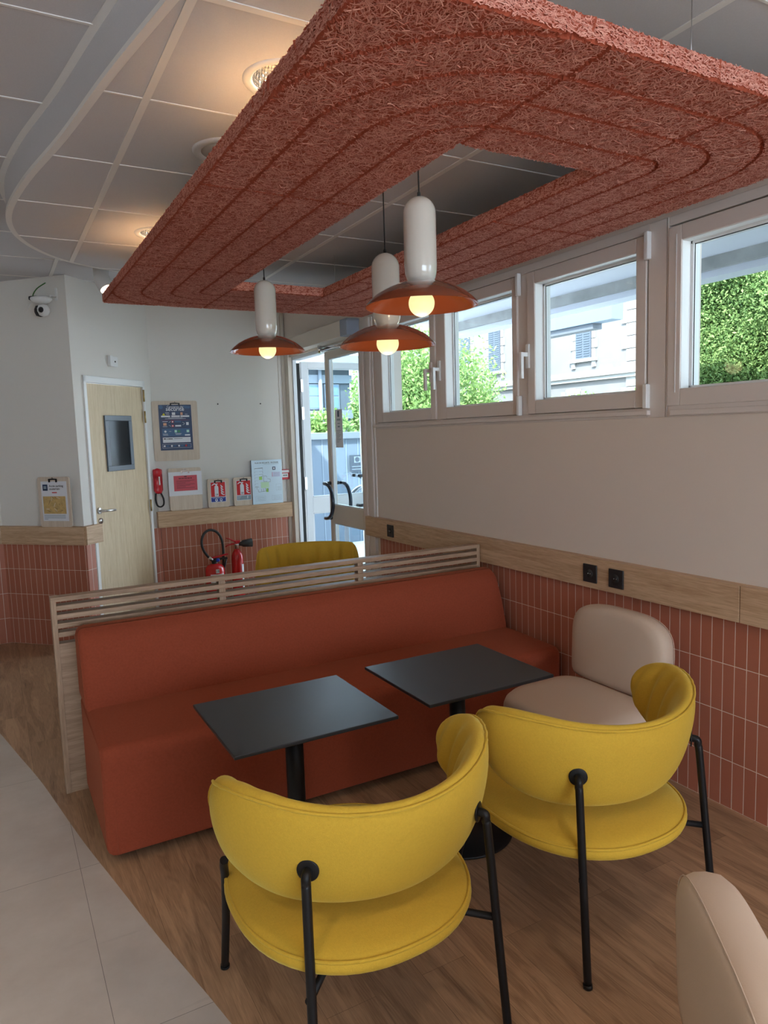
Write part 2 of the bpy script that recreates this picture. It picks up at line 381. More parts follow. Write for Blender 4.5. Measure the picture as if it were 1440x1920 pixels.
m_leaf = leaf_mat('hedge_leaves', lin(74, 104, 56), lin(150, 176, 110)); m_leaf2 = leaf_mat('tree_leaves', lin(86, 118, 60), lin(146, 172, 104))
m_bark = mat('bark', lin(110, 100, 90), .9)
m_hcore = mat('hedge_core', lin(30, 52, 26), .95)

# ------------------------------------------------------------------ floor
structure(MB().box(-7, .25, -3.6, 8.6, -.12, 0).build('floor', m_floor), 'warm oak plank floor of the lounge', 'floor')
edge = [(-2.0, -3.6), (-1.93, .2), (-1.99, 1.2), (-2.098, 1.778), (-2.193, 2.208), (-2.27, 2.59), (-2.347, 2.977), (-2.447, 3.558), (-2.53, 3.95), (-2.612, 4.335), (-2.72, 4.8), (-2.86, 5.3), (-3.1, 6.0), (-3.4, 6.6), (-3.9, 7.4), (-3.9, 8.6), (-7, 8.6), (-7, -3.6)]
def smooth_pl(pts, n=6):
    out = []
    for i in range(len(pts)-1):
        p0 = pts[max(i-1, 0)]; p1 = pts[i]; p2 = pts[i+1]; p3 = pts[min(i+2, len(pts)-1)]
        for k in range(n):
            t = k/n
            out.append(tuple(.5*((2*p1[j])+(-p0[j]+p2[j])*t+(2*p0[j]-5*p1[j]+4*p2[j]-p3[j])*t*t+(-p0[j]+3*p1[j]-3*p2[j]+p3[j])*t**3) for j in range(len(p1))))
    out.append(tuple(pts[-1])); return out
ge = smooth_pl(edge[1:15], 5)
structure(MB().prism([(-7, -3.6), edge[0]]+ge+[(-3.9, 8.6), (-7, 8.6)], 0, .0012).build('floor_grey_tiles', m_grey), 'grey stone-look floor tiles left of the curved edge', 'floor')

# ------------------------------------------------------------------ walls (every wall frame: local x to the right, room on local -y)
ZC, ZO = 2.64, 2.79
HT = 2.95
def wall_frame(name, origin, rotz, label): return structure(thing(name, label, 'wall', (*origin, 0), rotz))
# right wall: local x = 6.5 - world y
WR = wall_frame('wall_right', (0, 6.5), -PI/2, 'right wall with high window band above oak rail and terracotta tiles')
Y = lambda y: 6.5-y
w = MB()
w.box(Y(4.745), Y(-3.6), 0, .22, 0, 1.60)
w.box(Y(6.5), Y(-3.6), 0, .22, 2.42, HT)
w.box(Y(4.745), Y(4.70), 0, .22, 1.60, 2.42)
w.box(Y(-.62), Y(-3.6), 0, .22, 1.60, 2.42)
w.box(Y(6.5), Y(6.43), 0, .08, 0, 2.42)
w.build('wall_surface', m_wallr, WR)
MB().box(Y(4.69), Y(-3.6), -.010, 0, 0, .80).build('tiling', tile_mat('terracotta_tiles_right', -(6.5-2.537)+.052*100), WR)
rail = MB().box(Y(4.86), Y(1.72), -.045, 0, .793, .940); rail.box(Y(1.716), Y(-3.6), -.045, 0, .793, .940)
rail.build('rail', m_oak, WR, bevel=.0015)
# back wall
WB = wall_frame('wall_back', (-1.25, 6.5), 0, 'pale back wall with shelf rail of clipboards beside the entrance')
MB().box(-.25, 1.30, 0, .15, 0, HT).build('wall_surface', m_wall, WB)
MB().box(0, 1.20, -.010, 0, 0, .80).build('tiling', tile_mat('terracotta_tiles_back', .01), WB)
MB().box(-.035, 1.225, -.085, 0, .800, .940).build('rail', m_oak, WB, bevel=.0015)
# trims at the right end of the back wall
t = MB().box(1.205, 1.235, -.022, 0, 0, 2.77).box(1.235, 1.25, -.10, 0, 0, 2.42)
structure(t.build('trim_1', m_wallg, None, bevel=.002, loc=(-1.25, 6.5, 0)), 'beige corner trim beside the entrance', 'trim')
# angled wall with the oak door
AX, AY = -1.955, 5.805
WD = wall_frame('wall_angled', (AX, AY), PI/4, 'short angled white wall holding the oak door')
LD = .99
w = MB().box(.0006, .105, 0, .15, 0, 2.07).box(.880, LD, 0, .15, 0, 2.07).box(.0006, LD, 0, .15, 2.07, HT)
w.build('wall_surface', m_wall, WD)
MB().box(0, .098, -.010, 0, 0, .80).box(.885, LD, -.010, 0, 0, .80).build('tiling', tile_mat('terracotta_tiles_angled', .005), WD)
MB().box(-.035, .150, -.050, 0, .800, .940).build('rail', m_oak, WD, bevel=.0015)
# left wall, facing the camera-left
LW = .76
WL = wall_frame('wall_left', (AX-LW*.7071, AY+LW*.7071), -PI/4, 'angled left wall with security camera above oak rail')
MB().box(-.15, LW-.0006, 0, .12, 0, HT).build('wall_surface', m_wall, WL)
MB().box(0, LW+.004, -.010, 0, 0, .80).build('tiling', tile_mat('terracotta_tiles_left', .02), WL)
MB().box(.03, LW+.035, -.050, 0, .800, .940).build('rail', m_oak, WL, bevel=.0015)
bx, by = AX-LW*.7071, AY+LW*.7071
WF = wall_frame('wall_far_left', (bx-1.6, by), 0, 'wall piece at the far left edge')
MB().box(0, 1.6, 0, .12, 0, HT).build('wall_surface', m_wall, WF)
MB().box(0, 1.6, -.010, 0, 0, .80).build('tiling', tile_mat('terracotta_tiles_far_left', .0), WF)
MB().box(0, 1.62, -.050, 0, .800, .940).build('rail', m_oak, WF, bevel=.0015)
# walls out of view, the south one with an opening added for daylight
w = MB().box(-7.1, -6.9, -3.6, 8.6, 0, HT)
structure(w.build('wall_west', m_wall), 'far side wall of the lounge', 'wall')
w = MB().box(-7, .22, -3.75, -3.6, 0, .9).box(-7, .22, -3.75, -3.6, 2.3, HT).box(-7, -3.7, -3.75, -3.6, .9, 2.3).box(-.3, .22, -3.75, -3.6, .9, 2.3)
structure(w.build('wall_south', m_wall), 'wall behind the camera with an opening added for daylight', 'wall')
structure(MB().box(-7.1, bx-1.55, 8.5, 8.65, 0, HT).box(bx-1.62, bx-1.55, by, 8.5, 0, HT).build('wall_north', m_wall), 'rear wall of the far left corner', 'wall')

# ------------------------------------------------------------------ ceiling
structure(MB().box(-7.1, .24, -3.75, 8.65, ZO, HT+.1).build('ceiling', m_ceil), 'outer suspended tile ceiling', 'ceiling')
isl = [(-1.35, -2.6), (-1.62, -.6), (-1.90, 1.0), (-1.99, 1.45), (-2.07, 1.884), (-2.15, 2.33), (-2.23, 2.85), (-2.325, 3.36), (-2.375, 3.80), (-2.36, 4.10), (-2.29, 4.36), (-2.17, 4.58), (-2.03, 4.73), (-1.85, 4.84), (-1.60, 4.94), (-1.2, 5.04), (-.8, 5.09), (0.0, 5.09)]
isl_s = smooth_pl(isl, 5)
poly = isl_s+[(0, -2.6)]
island = MB().prism(poly[::-1], ZC, ZO+.02).build('island', m_ceil)
DL = [(-1.665, 2.135), (-1.665, 3.935)]; SPK = (-1.665, 2.735)
cuts = []
DL_ALL = DL+[(-1.1, -1.35), (-1.42, .335)]
for x, y in DL_ALL:
    cuts.append(MB().lathe([(.104, ZC-.05), (.104, ZC+.125)], (x, y, 0), 40).build('cutter', m_ceil))
for c in cuts:
    b = island.modifiers.new('cut', 'BOOLEAN'); b.object = c; b.operation = 'DIFFERENCE'; b.solver = 'EXACT'
bpy.context.view_layer.update()
me = bpy.data.meshes.new_from_object(island.evaluated_get(bpy.context.evaluated_depsgraph_get()))
island.modifiers.clear(); island.data = me
for c in cuts: bpy.data.objects.remove(c)
island.name = 'ceiling_island'; structure(island, 'lowered ceiling island of acoustic tiles with curved edge', 'ceiling')
# metal edge profile and T bars of the island
e = MB(); ep = [Vector((x, y, 0)) for x, y in isl_s]
for i in range(len(ep)-1):
    a, b_ = ep[i], ep[i+1]; d = (b_-a).normalized(); nrm = Vector((-d.y, d.x, 0))   # outward (left of the walk)
    q = [a, b_, b_-nrm*.020, a-nrm*.020]
    zt, zb = ZO, ZC-.002
    e.add([(a.x+nrm.x*.006, a.y+nrm.y*.006, zb), (b_.x+nrm.x*.006, b_.y+nrm.y*.006, zb), (b_.x+nrm.x*.006, b_.y+nrm.y*.006, zb+.016), (a.x+nrm.x*.006, a.y+nrm.y*.006, zb+.016),
           (q[3].x, q[3].y, zb), (q[2].x, q[2].y, zb)], [(0, 1, 2, 3), (4, 5, 1, 0)], 0)
    e.add([(a.x+nrm.x*.026, a.y+nrm.y*.026, zt-.002), (b_.x+nrm.x*.026, b_.y+nrm.y*.026, zt-.002), (b_.x, b_.y, zt-.002), (a.x, a.y, zt-.002)], [(3, 2, 1, 0)], 0)
e.build('edge_profile', m_tbar, island)
def left_x(y):
    for i in range(len(ep)-1):
        if ep[i].y <= y <= ep[i+1].y and ep[i+1].y > ep[i].y:
            return ep[i].x+(ep[i+1].x-ep[i].x)*(y-ep[i].y)/(ep[i+1].y-ep[i].y)
    return -1.0
tb = MB(); h = .003
for x, y0, y1 in ((-2.02, 1.6, 4.72), (-.80, -2.6, 5.07)):
    tb.box(x-.012, x+.012, y0, y1, ZC-h, ZC)
y = 1.83-7*.6
while y < 5.05:
    xl = left_x(y) if y < 5 else -.9
    tb.box(xl, 0, y-.012 if abs(y-1.83) < .01 else y-.004, y+.012 if abs(y-1.83) < .01 else y+.004, ZC-h*.8, ZC); y += .6
tb.build('grid_bar', m_tbar, island)
tb = MB()
for k in range(-9, 11): 
    y = 2.36+.6*k
    if y < 5.2: tb.box(-7, left_x(max(y, -2.5))-.02 if y < 4.9 else -1.9, y-.005, y+.005, ZO-h, ZO)
    else: tb.box(-7, .0, y-.005, y+.005, ZO-h, ZO)
for x in (-6.92, -5.7, -4.48, -3.26): tb.box(x-.012, x+.012, -3.6, 8.5, ZO-h, ZO)
tb.box(-2.052, -2.028, 4.75, 5.9, ZO-h, ZO)
tb.build('grid_bar', m_tbar, bpy.data.objects['ceiling'])

def downlight(x, y, label, on=True):
    t = thing('downlight', label, 'ceiling light', (x, y, ZC), 0, 'round recessed downlights in the ceiling island')
    MB().lathe([(.100, .004), (.102, -.001), (.110, -.006), (.128, -.005), (.131, 0), (.131, .002)], n=56, caps=False).build('trim_ring', m_white, t)
    r = MB(); n = 48
    prof = [(.100, .001), (.098, .02), (.090, .05), (.074, .08), (.05, .098)]
    r.lathe(prof, n=n, caps=False)
    r.build('reflector', MATS.get('facet') or facet(), t)
    MB().lathe([(.0, .100), (.052, .100), (.052, .094), (.0, .094)], n=32, caps=False).build('lamp_disc', m_led, t)
    if on:
        l = light('SPOT', 'downlight_beam', (0, 0, .088), 9 if y > 1 else 16, (1.0, .80, .64), size=.045, spot=math.radians(150), blend=.6, parent=t)
    return t
def facet():
    m = mat('facet', (.8, .8, .78), .18, metal=1); N, L, b = nd(m)
    tc = N.new('ShaderNodeTexCoord'); ck = N.new('ShaderNodeTexVoronoi'); ck.inputs['Scale'].default_value = 90; ck.inputs['Randomness'].default_value = .1
    L.new(tc.outputs['Object'], ck.inputs['Vector']); bp = N.new('ShaderNodeBump'); bp.inputs['Strength'].default_value = .7; bp.inputs['Distance'].default_value = .006
    L.new(ck.outputs['Distance'], bp.inputs['Height']); L.new(bp.outputs[0], b.inputs['Normal']); return m
downlight(*DL[0], 'large lit recessed downlight nearest the camera above the orange raft edge')
downlight(*DL[1], 'farther lit recessed downlight near the curved end of the ceiling island')
downlight(*DL_ALL[2], 'lit recessed downlight farthest behind the camera'); downlight(*DL_ALL[3], 'lit recessed downlight just behind the raft above the camera')
for x, y in ((-3.35, .5), (-4.3, 2.9), (-4.3, -1.2), (-2.9, -1.5)):  # added fill lights, out of view, to brighten the floor and room
    t = thing('fill_downlight', 'added round white fill light on the unseen ceiling, %s' % {.5: 'nearest the yellow chairs', 2.9: 'farthest into the lounge', -1.2: 'toward the side wall', -1.5: 'directly behind the camera'}[y], 'ceiling light', (x, y, ZO), 0, 'added ceiling fill lights out of view')
    MB().lathe([(.09, 0), (.09, -.05), (.08, -.055), (.075, -.045)], n=32).build('housing', m_white, t)
    MB().lathe([(.073, -.046), (.073, -.05)], n=32).build('lamp_disc', m_led, t)
    light('SPOT', 'downlight_beam', (0, 0, -.06), 30, (1.0, .86, .68), size=.06, spot=math.radians(120), blend=.8, parent=t)
t = thing('ceiling_speaker', 'round flush ceiling speaker between the two lit downlights', 'speaker', (*SPK, ZC))
MB().lathe([(.131, .002), (.131, -.003), (.122, -.008), (.100, -.007), (.098, -.003)], n=56, caps=False).build('ring', m_ceil, t)
MB().lathe([(.099, -.002), (.099, -.004), (.05, -.008), (.0001, -.009)], n=40).build('grille', mat('speaker_grille', lin(196, 190, 184), .7, bump=.2, bscale=300), t)
MB().lathe([(.009, -.0085), (.009, -.011)], n=16).build('badge', m_blackp, t)

# adjustable spot on the outer ceiling
t = thing('ceiling_spotlight', 'small white adjustable spotlight on the ceiling above the oak door', 'spotlight', (-1.745, 5.50, ZO))
MB().lathe([(.052, 0), (.052, -.075), (.049, -.078)], n=40).build('base', m_white, t)
R_ = Matrix.Translation((0.0, -.005, -.075)) @ Matrix.Rotation(math.radians(-18), 4, 'Y') @ Matrix.Rotation(math.radians(-30), 4, 'X')
MB().lathe([(.02, .03), (.052, .01), (.055, -.005), (.055, -.095), (.050, -.102), (.047, -.096)], n=40, M=R_).build('head', m_white, t)
MB().lathe([(.0465, -.094), (.0465, -.097)], n=32, M=R_).build('lens', m_led2, t)
l = light('SPOT', 'spot_beam', R_ @ Vector((0, 0, -.11)), 1.5, (1, .85, .65), size=.04, spot=math.radians(90), parent=t)

# ------------------------------------------------------------------ wood wool raft
ZR0, ZR1 = 2.405, 2.455
raft = thing('acoustic_raft', 'large rectangular terracotta wood-wool acoustic raft hanging below the ceiling', 'acoustic raft', (-.98, 2.95, ZR1))
RX, RY = .98, -2.95
X0, X1, X2, X3 = -1.865, -1.262, -.685, -.10
Y0, Y1, Y2, Y3 = 1.22, 1.815, 4.06, 4.69
cells = [(X0, X1, Y0, 2.43), (X0, X1, 2.43, 3.63), (X0, X1, 3.63, Y3), (X1, X2, Y0, Y1), (X2, X3, Y0, 2.40), (X2, X3, 2.40, 3.62), (X2, X3, 3.62, Y3), (X1, X2, Y2, Y3)]
GR = [(0.0, (.62, .52, .45, .6)), (.15, (.50, .37, .30, .46)), (.305, (.35, .22, .19, .32)), (.455, (.20, .09, .08, .16))]
def groove(x, y):
    best = np.full(x.shape, 9.0)
    for ins, (rnl, rnr, rfl, rfr) in GR:
        x0, x1, y0, y1 = X0+ins, X3-ins*.97, Y0+ins*.97, Y3-ins
        if ins == 0: x0 -= .004; x1 += .004; y0 -= .004; y1 += .004
        cx, cy = (x0+x1)/2, (y0+y1)/2; px, py = x-cx, y-cy
        r = np.where(px < 0, np.where(py < 0, rnl, rfl), np.where(py < 0, rnr, rfr))
        qx = np.abs(px)-(x1-x0)/2+r; qy = np.abs(py)-(y1-y0)/2+r
        d = np.minimum(np.maximum(qx, qy), 0)+np.hypot(np.maximum(qx, 0), np.maximum(qy, 0))-r
        best = np.minimum(best, np.abs(d))
    return best
fibV = []; fibF = []; fibn = 0
def strands(cx, cy, cz, ax, ay, az, ux, uy, uz, lens, wid, bend, nseg=3):
    """ribbons: centre c, direction a, width direction u (arrays)"""
    global fibn
    n = len(cx); ts = np.linspace(-.5, .5, nseg+1); V = np.zeros((n, nseg+1, 2, 3))
    for i, t_ in enumerate(ts):
        off = bend*(t_*t_-.08)
        for s_, sg in enumerate((-.5, .5)):
            for k, (c, a, u) in enumerate(((cx, ax, ux), (cy, ay, uy), (cz, az, uz))):
                V[:, i, s_, k] = c+a*lens*t_+u*(off*lens+sg*wid)
    F = []
    base = np.arange(n)*(nseg+1)*2
    for i in range(nseg):
        F.append(np.stack([base+i*2, base+i*2+1, base+i*2+3, base+i*2+2], 1))
    fibV.append(V.reshape(-1, 3)); fibF.append(np.concatenate(F)+fibn); fibn += n*(nseg+1)*2
for (a, b_, c, d) in cells:
    st = .007; nx = int(round((b_-a)/st)); ny = int(round((d-c)/st))
    gx, gy = np.meshgrid(np.linspace(a+.001, b_-.001, nx+1), np.linspace(c+.001, d-.001, ny+1), indexing='ij')
    g = groove(gx, gy); ej = np.minimum(np.minimum(gx-a, b_-gx), np.minimum(gy-c, d-gy))
    up = .012*np.clip(1-g/.0065, 0, 1)**.5
    up = np.maximum(up, .010*np.clip(1-ej/.007, 0, 1))
    gz = ZR0+up+RNG.normal(0, .0007, gx.shape)
    jx = RNG.normal(0, .0012, gx.shape); jy = RNG.normal(0, .0012, gx.shape)
    V = np.stack([gx+jx+RX, gy+jy+RY, gz-ZR1], -1).reshape(-1, 3)
    I = np.arange((nx+1)*(ny+1)).reshape(nx+1, ny+1)
    F = np.stack([I[:-1, :-1], I[:-1, 1:], I[1:, 1:], I[1:, :-1]], -1).reshape(-1, 4)
    # side walls and top
    loop = np.concatenate([I[:, 0], I[-1, 1:], I[-2::-1, -1], I[0, -2:0:-1]])
    nv = len(V); T1 = V[loop].copy(); T1[:, 2] = (ZR0+ZR1)/2-ZR1; T1 += RNG.normal(0, .0018, T1.shape)
    T2 = V[loop].copy(); T2[:, 2] = 0; T2[:, :2] += RNG.normal(0, .0016, T2[:, :2].shape)
    V = np.concatenate([V, T1, T2]); m_ = len(loop); i0 = np.arange(m_); i1 = (i0+1) % m_
    F = np.concatenate([F, np.stack([loop, loop[i1], nv+i1, nv+i0], 1), np.stack([nv+i0, nv+i1, nv+m_+i1, nv+m_+i0], 1)])
    o = np_mesh('raft_panel', V, F, [m_raft, m_rafttop], raft)
    me = o.data; bm_ = bmesh.new(); bm_.from_mesh(me); bm_.verts.ensure_lookup_table()
    bm_.faces.new([bm_.verts[nv+m_+k] for k in range(m_)]).material_index = 1; bm_.normal_update(); bm_.to_mesh(me); bm_.free()
    # strands on the underside
    n = int((b_-a)*(d-c)*21000)
    cx = RNG.uniform(a+.006, b_-.006, n); cy = RNG.uniform(c+.006, d-.006, n)
    keep = groove(cx, cy) > .0062; cx, cy = cx[keep], cy[keep]; n = len(cx)
    an = RNG.uniform(0, 2*PI, n); L_ = RNG.uniform(.012, .042, n); gg = groove(cx, cy)
    L_ = np.clip(np.minimum(L_, (gg-.0045)*2.0), .004, 1); ej = np.minimum(np.minimum(cx-a, b_-cx), np.minimum(cy-c, d-cy)); L_ = np.minimum(L_, np.maximum(.004, (ej-.0035)*2))
    cz = ZR0-RNG.uniform(.0002, .0034, n); tz = RNG.normal(0, .03, n); rl = RNG.normal(0, .22, n)
    strands(cx+RX, cy+RY, cz-ZR1, np.cos(an), np.sin(an), tz, -np.sin(an)*np.cos(rl), np.cos(an)*np.cos(rl), np.sin(rl), L_, RNG.uniform(.0012, .0026, n), RNG.normal(0, .2, n))
def side_strands(ax_, const, lo, hi, out):
    n = int((hi-lo)*2200)
    s_ = RNG.uniform(lo+.01, hi-.01, n); z = RNG.uniform(ZR0+.002, ZR1-.002, n); an = RNG.uniform(-.9, .9, n)+(RNG.random(n) < .15)*1.2
    o_ = const+out*RNG.uniform(.0002, .0025, n); L_ = RNG.uniform(.006, .022, n)
    L_ = np.minimum(L_, .012+.02*np.abs(np.cos(an)))
    zz = np.zeros(n)
    if ax_ == 'x': strands(s_+RX, o_+RY, z-ZR1, np.cos(an), zz+RNG.normal(0, .06, n), np.sin(an)*.6, -np.sin(an), zz, np.cos(an), L_, RNG.uniform(.0015, .003, n), RNG.normal(0, .5, n))
    else: strands(o_+RX, s_+RY, z-ZR1, zz+RNG.normal(0, .06, n), np.cos(an), np.sin(an)*.6, zz, -np.sin(an), np.cos(an), L_, RNG.uniform(.0015, .003, n), RNG.normal(0, .5, n))
side_strands('y', X0, Y0, Y3, -1); side_strands('y', X3, Y0, Y3, 1); side_strands('x', Y0, X0, X3, -1); side_strands('x', Y3, X0, X3, 1)
side_strands('y', X1, Y1, Y2, 1); side_strands('y', X2, Y1, Y2, -1); side_strands('x', Y1, X1, X2, 1); side_strands('x', Y2, X1, X2, -1)
fo = np_mesh('wood_wool_fibres', np.concatenate(fibV), np.concatenate(fibF), m_fib, raft); tag(fo, kind='stuff')
for x, y in ((X0+.25, 2.5), (X0+.25, 3.3), (X2+.05, 2.95), (X2+.05, 4.0), (X3-.1, 2.2), (X3-.1, 3.9), (X0+.12, 1.3), (-.9, 1.3)):
    z = ZC-ZR1
    MB().cyl((x+RX, y+RY, 0), (x+RX, y+RY, z), .0012, 6).build('hanging_wire', m_steel, raft)

# ------------------------------------------------------------------ windows
def sash(par, y0, y1, g0, g1, hinge_y, handle_y, dark=False):
    """local wall coords; y0>y1 world; sash outer z 1.645..2.375, glass g0..g1 z 1.715..2.310"""
    s_ = MB(); a, b_ = Y(y0), Y(y1); ga, gb = Y(g0), Y(g1); f0, f1 = -.012, .05
    s_.box(a, ga, f0, f1, 1.645, 2.375).box(gb, b_, f0, f1, 1.645, 2.375).box(ga, gb, f0, f1, 1.645, 1.715).box(ga, gb, f0, f1, 2.312, 2.375)
    o = s_.build('sash', m_frame, par, bevel=.004)
    r = MB().box(ga, ga+.0012, -.006, .0445, 1.717, 2.310).box(gb-.0012, gb, -.006, .0445, 1.717, 2.310).box(ga, gb, -.006, .0445, 2.3108, 2.312).box(ga, gb, -.006, .0445, 1.715, 1.7162)  # liner on the sash sides painted white, standing in for daylight there
    r.box(ga, ga+.014, .045, .085, 1.715, 2.312).box(gb-.014, gb, .045, .085, 1.715, 2.312).box(ga, gb, .045, .085, 1.715, 1.727).box(ga, gb, .045, .085, 2.300, 2.312)
    r.build('glazing_bead', m_white, o)
    MB().box(ga, gb, .056, .062, 1.716, 2.311).build('window_pane', m_glass, o)
    k = MB().box(ga+.013, ga+.0155, .051, .0555, 1.727, 2.300).box(ga+.014, gb-.014, .051, .0555, 2.2975, 2.300)
    k.build('seal', m_rubber, o)
    if hinge_y is not None:
        hh = Y(hinge_y)
        MB().box(hh-.011, hh+.011, -.032, -.006, 2.27, 2.385).box(hh-.011, hh+.011, -.032, -.006, 1.64, 1.745).build('hinge', m_white, o, bevel=.004)
    if handle_y is not None:
        hy = Y(handle_y)
        q = MB().box(hy-.013, hy+.013, -.024, -.012, 1.885, 2.01).box(hy-.009, hy+.009, -.060, -.022, 1.945, 1.967).box(hy-.010, hy+.010, -.070, -.052, 1.83, 1.968)
        q.build('handle', m_white if not dark else m_frame, o, bevel=.003)
W1 = structure(thing('window_1', 'white framed three-sash window band beside the glass entrance', 'window', (0, 6.5, 0), -PI/2))
f = MB()
f.box(Y(4.70), Y(4.672), -.006, .20, 1.60, 2.42).box(Y(2.205), Y(2.112), -.006, .20, 1.60, 2.42)
f.box(Y(4.672), Y(2.205), -.006, .20, 2.378, 2.42).box(Y(4.672), Y(2.205), -.006, .20, 1.60, 1.642)
f.box(Y(4.672), Y(2.205), .022, .20, 2.366, 2.379).box(Y(4.672), Y(2.205), .022, .20, 1.641, 1.656)
f.box(Y(3.895), Y(3.820), .0, .06, 1.642, 2.378).box(Y(3.085), Y(2.985), .0, .06, 1.642, 2.378)
f.box(Y(3.880), Y(3.832), .010, .06, 1.642, 2.378).box(Y(3.070), Y(2.995), .010, .06, 1.642, 2.378)
f.build('window_frame', m_frame, W1, bevel=.003)
MB().box(Y(4.715), Y(2.188), -.028, 0, 1.612, 1.632).build('window_sill', m_frame, W1, bevel=.003)
sash(W1, 4.665, 3.885, 4.588, 3.944, None, 3.925, True)
sash(W1, 3.827, 3.073, 3.766, 3.116, 3.052, 3.826)
sash(W1, 2.991, 2.213, 2.932, 2.268, 2.200, 2.980)
W2 = structure(thing('window_2', 'white framed window at the right edge of the photo with hedge behind it', 'window', (0, 6.5, 0), -PI/2))
f = MB().box(Y(2.108), Y(2.100), -.008, .20, 1.60, 2.42).box(Y(2.100), Y(-.62), -.006, .20, 2.382, 2.42).box(Y(2.100), Y(-.62), -.006, .20, 1.60, 1.648).box(Y(-.58), Y(-.62), -.006, .2, 1.6, 2.42)
f.box(Y(2.1), Y(-.62), .022, .20, 2.366, 2.383).box(Y(2.1), Y(-.62), .022, .20, 1.647, 1.658)
f.box(Y(1.20), Y(1.12), .01, .06, 1.642, 2.378).box(Y(.32), Y(.25), .01, .06, 1.642, 2.378)
f.build('window_frame', m_frame, W2, bevel=.003)
MB().box(Y(2.07), Y(-.62), -.028, 0, 1.605, 1.628).build('window_sill', m_frame, W2, bevel=.003)
sash(W2, 2.098, 1.205, 2.034, 1.27, None, None); sash(W2, 1.115, .325, 1.05, .39, None, None); sash(W2, .245, -.578, .18, -.51, None, None)
MB().box(Y(2.060), Y(2.056), -.014, -.011, 1.70, 2.34).build('cover_strip', m_white, W2)

# ------------------------------------------------------------------ entrance
t = MB()
t.box(Y(4.95), Y(4.905), -.012, .10, 0, 2.33).box(Y(4.905), Y(4.86), -.022, .12, 0, 2.33).box(Y(4.86), Y(4.80), -.012, .2, 0, 2.42).box(Y(4.80), Y(4.745), -.026, .2, 0, 2.42)
t.box(Y(4.735), Y(4.722), -.014, 0, .94, 2.42)
structure(t.build('trim_2', m_frame, None, bevel=.004, loc=(0, 6.5, 0), rotz=-PI/2), 'stepped beige jamb between the entrance and the windows', 'trim')
t = MB().box(Y(6.43), Y(6.385), -.02, .030, 0, 2.42).box(Y(6.43), Y(4.86), -.006, .16, 2.30, 2.42)
structure(t.build('trim_3', m_wallg, None, bevel=.004, loc=(0, 6.5, 0), rotz=-PI/2), 'beige head and far jamb of the entrance', 'trim')
t = MB().box(Y(6.385), Y(6.365), .02, .055, 0, 2.30).box(Y(6.385), Y(4.95), .02, .1, 2.272, 2.302)
structure(t.build('trim_4', m_alu, None, bevel=.003, loc=(0, 6.5, 0), rotz=-PI/2), 'white aluminium inner frame of the entrance', 'trim')
def leaf(name, label, wdt, mt, loc, rotz, handle_at):
    D = structure(thing(name, label, 'door', loc, rotz))
    l_ = MB().box(0, .068, 0, .045, .01, 2.265).box(wdt-.068, wdt, 0, .045, .01, 2.265)
    for z0, z1 in ((.01, .12), (.815, .970), (2.205, 2.265)): l_.box(.068, wdt-.068, 0, .045, z0, z1)
    l_.build('leaf_frame', mt, D, bevel=.003)
    b = MB()
    for x0, x1, z0, z1 in ((.068, wdt-.068, .12, .815), (.068, wdt-.068, .97, 2.205)):
        b.box(x0, x0+.012, .006, .03, z0, z1).box(x1-.012, x1, .006, .03, z0, z1).box(x0, x1, .006, .03, z0, z0+.01).box(x0, x1, .006, .03, z1-.01, z1)
    b.build('glazing_bead', m_alu, D)
    MB().box(.075, wdt-.075, .018, .024, .122, .813).build('lower_pane', m_glass, D)
    MB().box(.075, wdt-.075, .018, .024, .972, 2.203).build('upper_pane', m_glass, D)
    for sg, nm in ((-1, 'pull_handle'), (1, 'outer_pull_handle')):
        yy = -.0 if sg < 0 else .045
        pts = [(handle_at, yy, 1.155), (handle_at, yy+sg*.055, 1.155), (handle_at+.0, yy+sg*.06, 1.155)]
        arc = [(handle_at+.165*math.sin(PI*k/18)**.8, yy+sg*.06, 1.005+.15*math.cos(PI*k/18)) for k in range(19)]
        MB().tube([(handle_at, yy, 1.155), (handle_at, yy+sg*.05, 1.155)]+arc+[(handle_at, yy+sg*.05, .855), (handle_at, yy, .855)], .016, 12).build(nm, mat(nm+'_finish', (.05, .06, .08), .25, metal=.6) if nm+'_finish' not in MATS else MATS[nm+'_finish'], D)
    return D
# closed leaf: local x from y=5.62 towards the camera (world -y)
D1 = leaf('door_1', 'closed glass entrance door leaf with a black curved pull handle', .70, m_wallg, (.015, 5.635, 0), -PI/2, .030)
# open leaf at the far jamb, swung outwards
D2 = leaf('door_2', 'open white-framed glass entrance leaf swung out behind the closed one', .70, m_alu, (.115, 6.40, 0), 0, .55)
MB().box(-.012, .012, -.012, .06, 1.98, 2.10).box(-.012, .012, -.012, .06, 1.72, 1.84).box(-.012, .012, -.012, .06, 1.05, 1.17).build('hinge', m_steel, D2)
MB().box(-.055, -.014, .0, .03, .01, 2.25).build('hinge_post', m_black, D2)
# automatic door operator
t = thing('door_operator', 'long beige door operator box over the glass entrance with steel arm', 'door closer', (0, 6.5, 0), -PI/2)
MB().box(Y(6.30), Y(5.05), -.11, -.001, 2.315, 2.437).build('housing', m_wallg, t, bevel=.004)
MB().box(Y(5.05), Y(4.93), -.112, -.001, 2.313, 2.439).build('end_cap', mat('grey_cap', lin(150, 160, 176), .5), t, bevel=.006)
MB().tube([(Y(5.50), -.085, 2.285), (Y(5.1), -.035, 2.272)], .011, 8).tube([(Y(5.5), -.085, 2.262), (Y(5.02), -.02, 2.262)], .009, 8).cyl((Y(5.5), -.085, 2.24), (Y(5.5), -.085, 2.30), .017, 12).build('steel_arm', m_chrome, t)
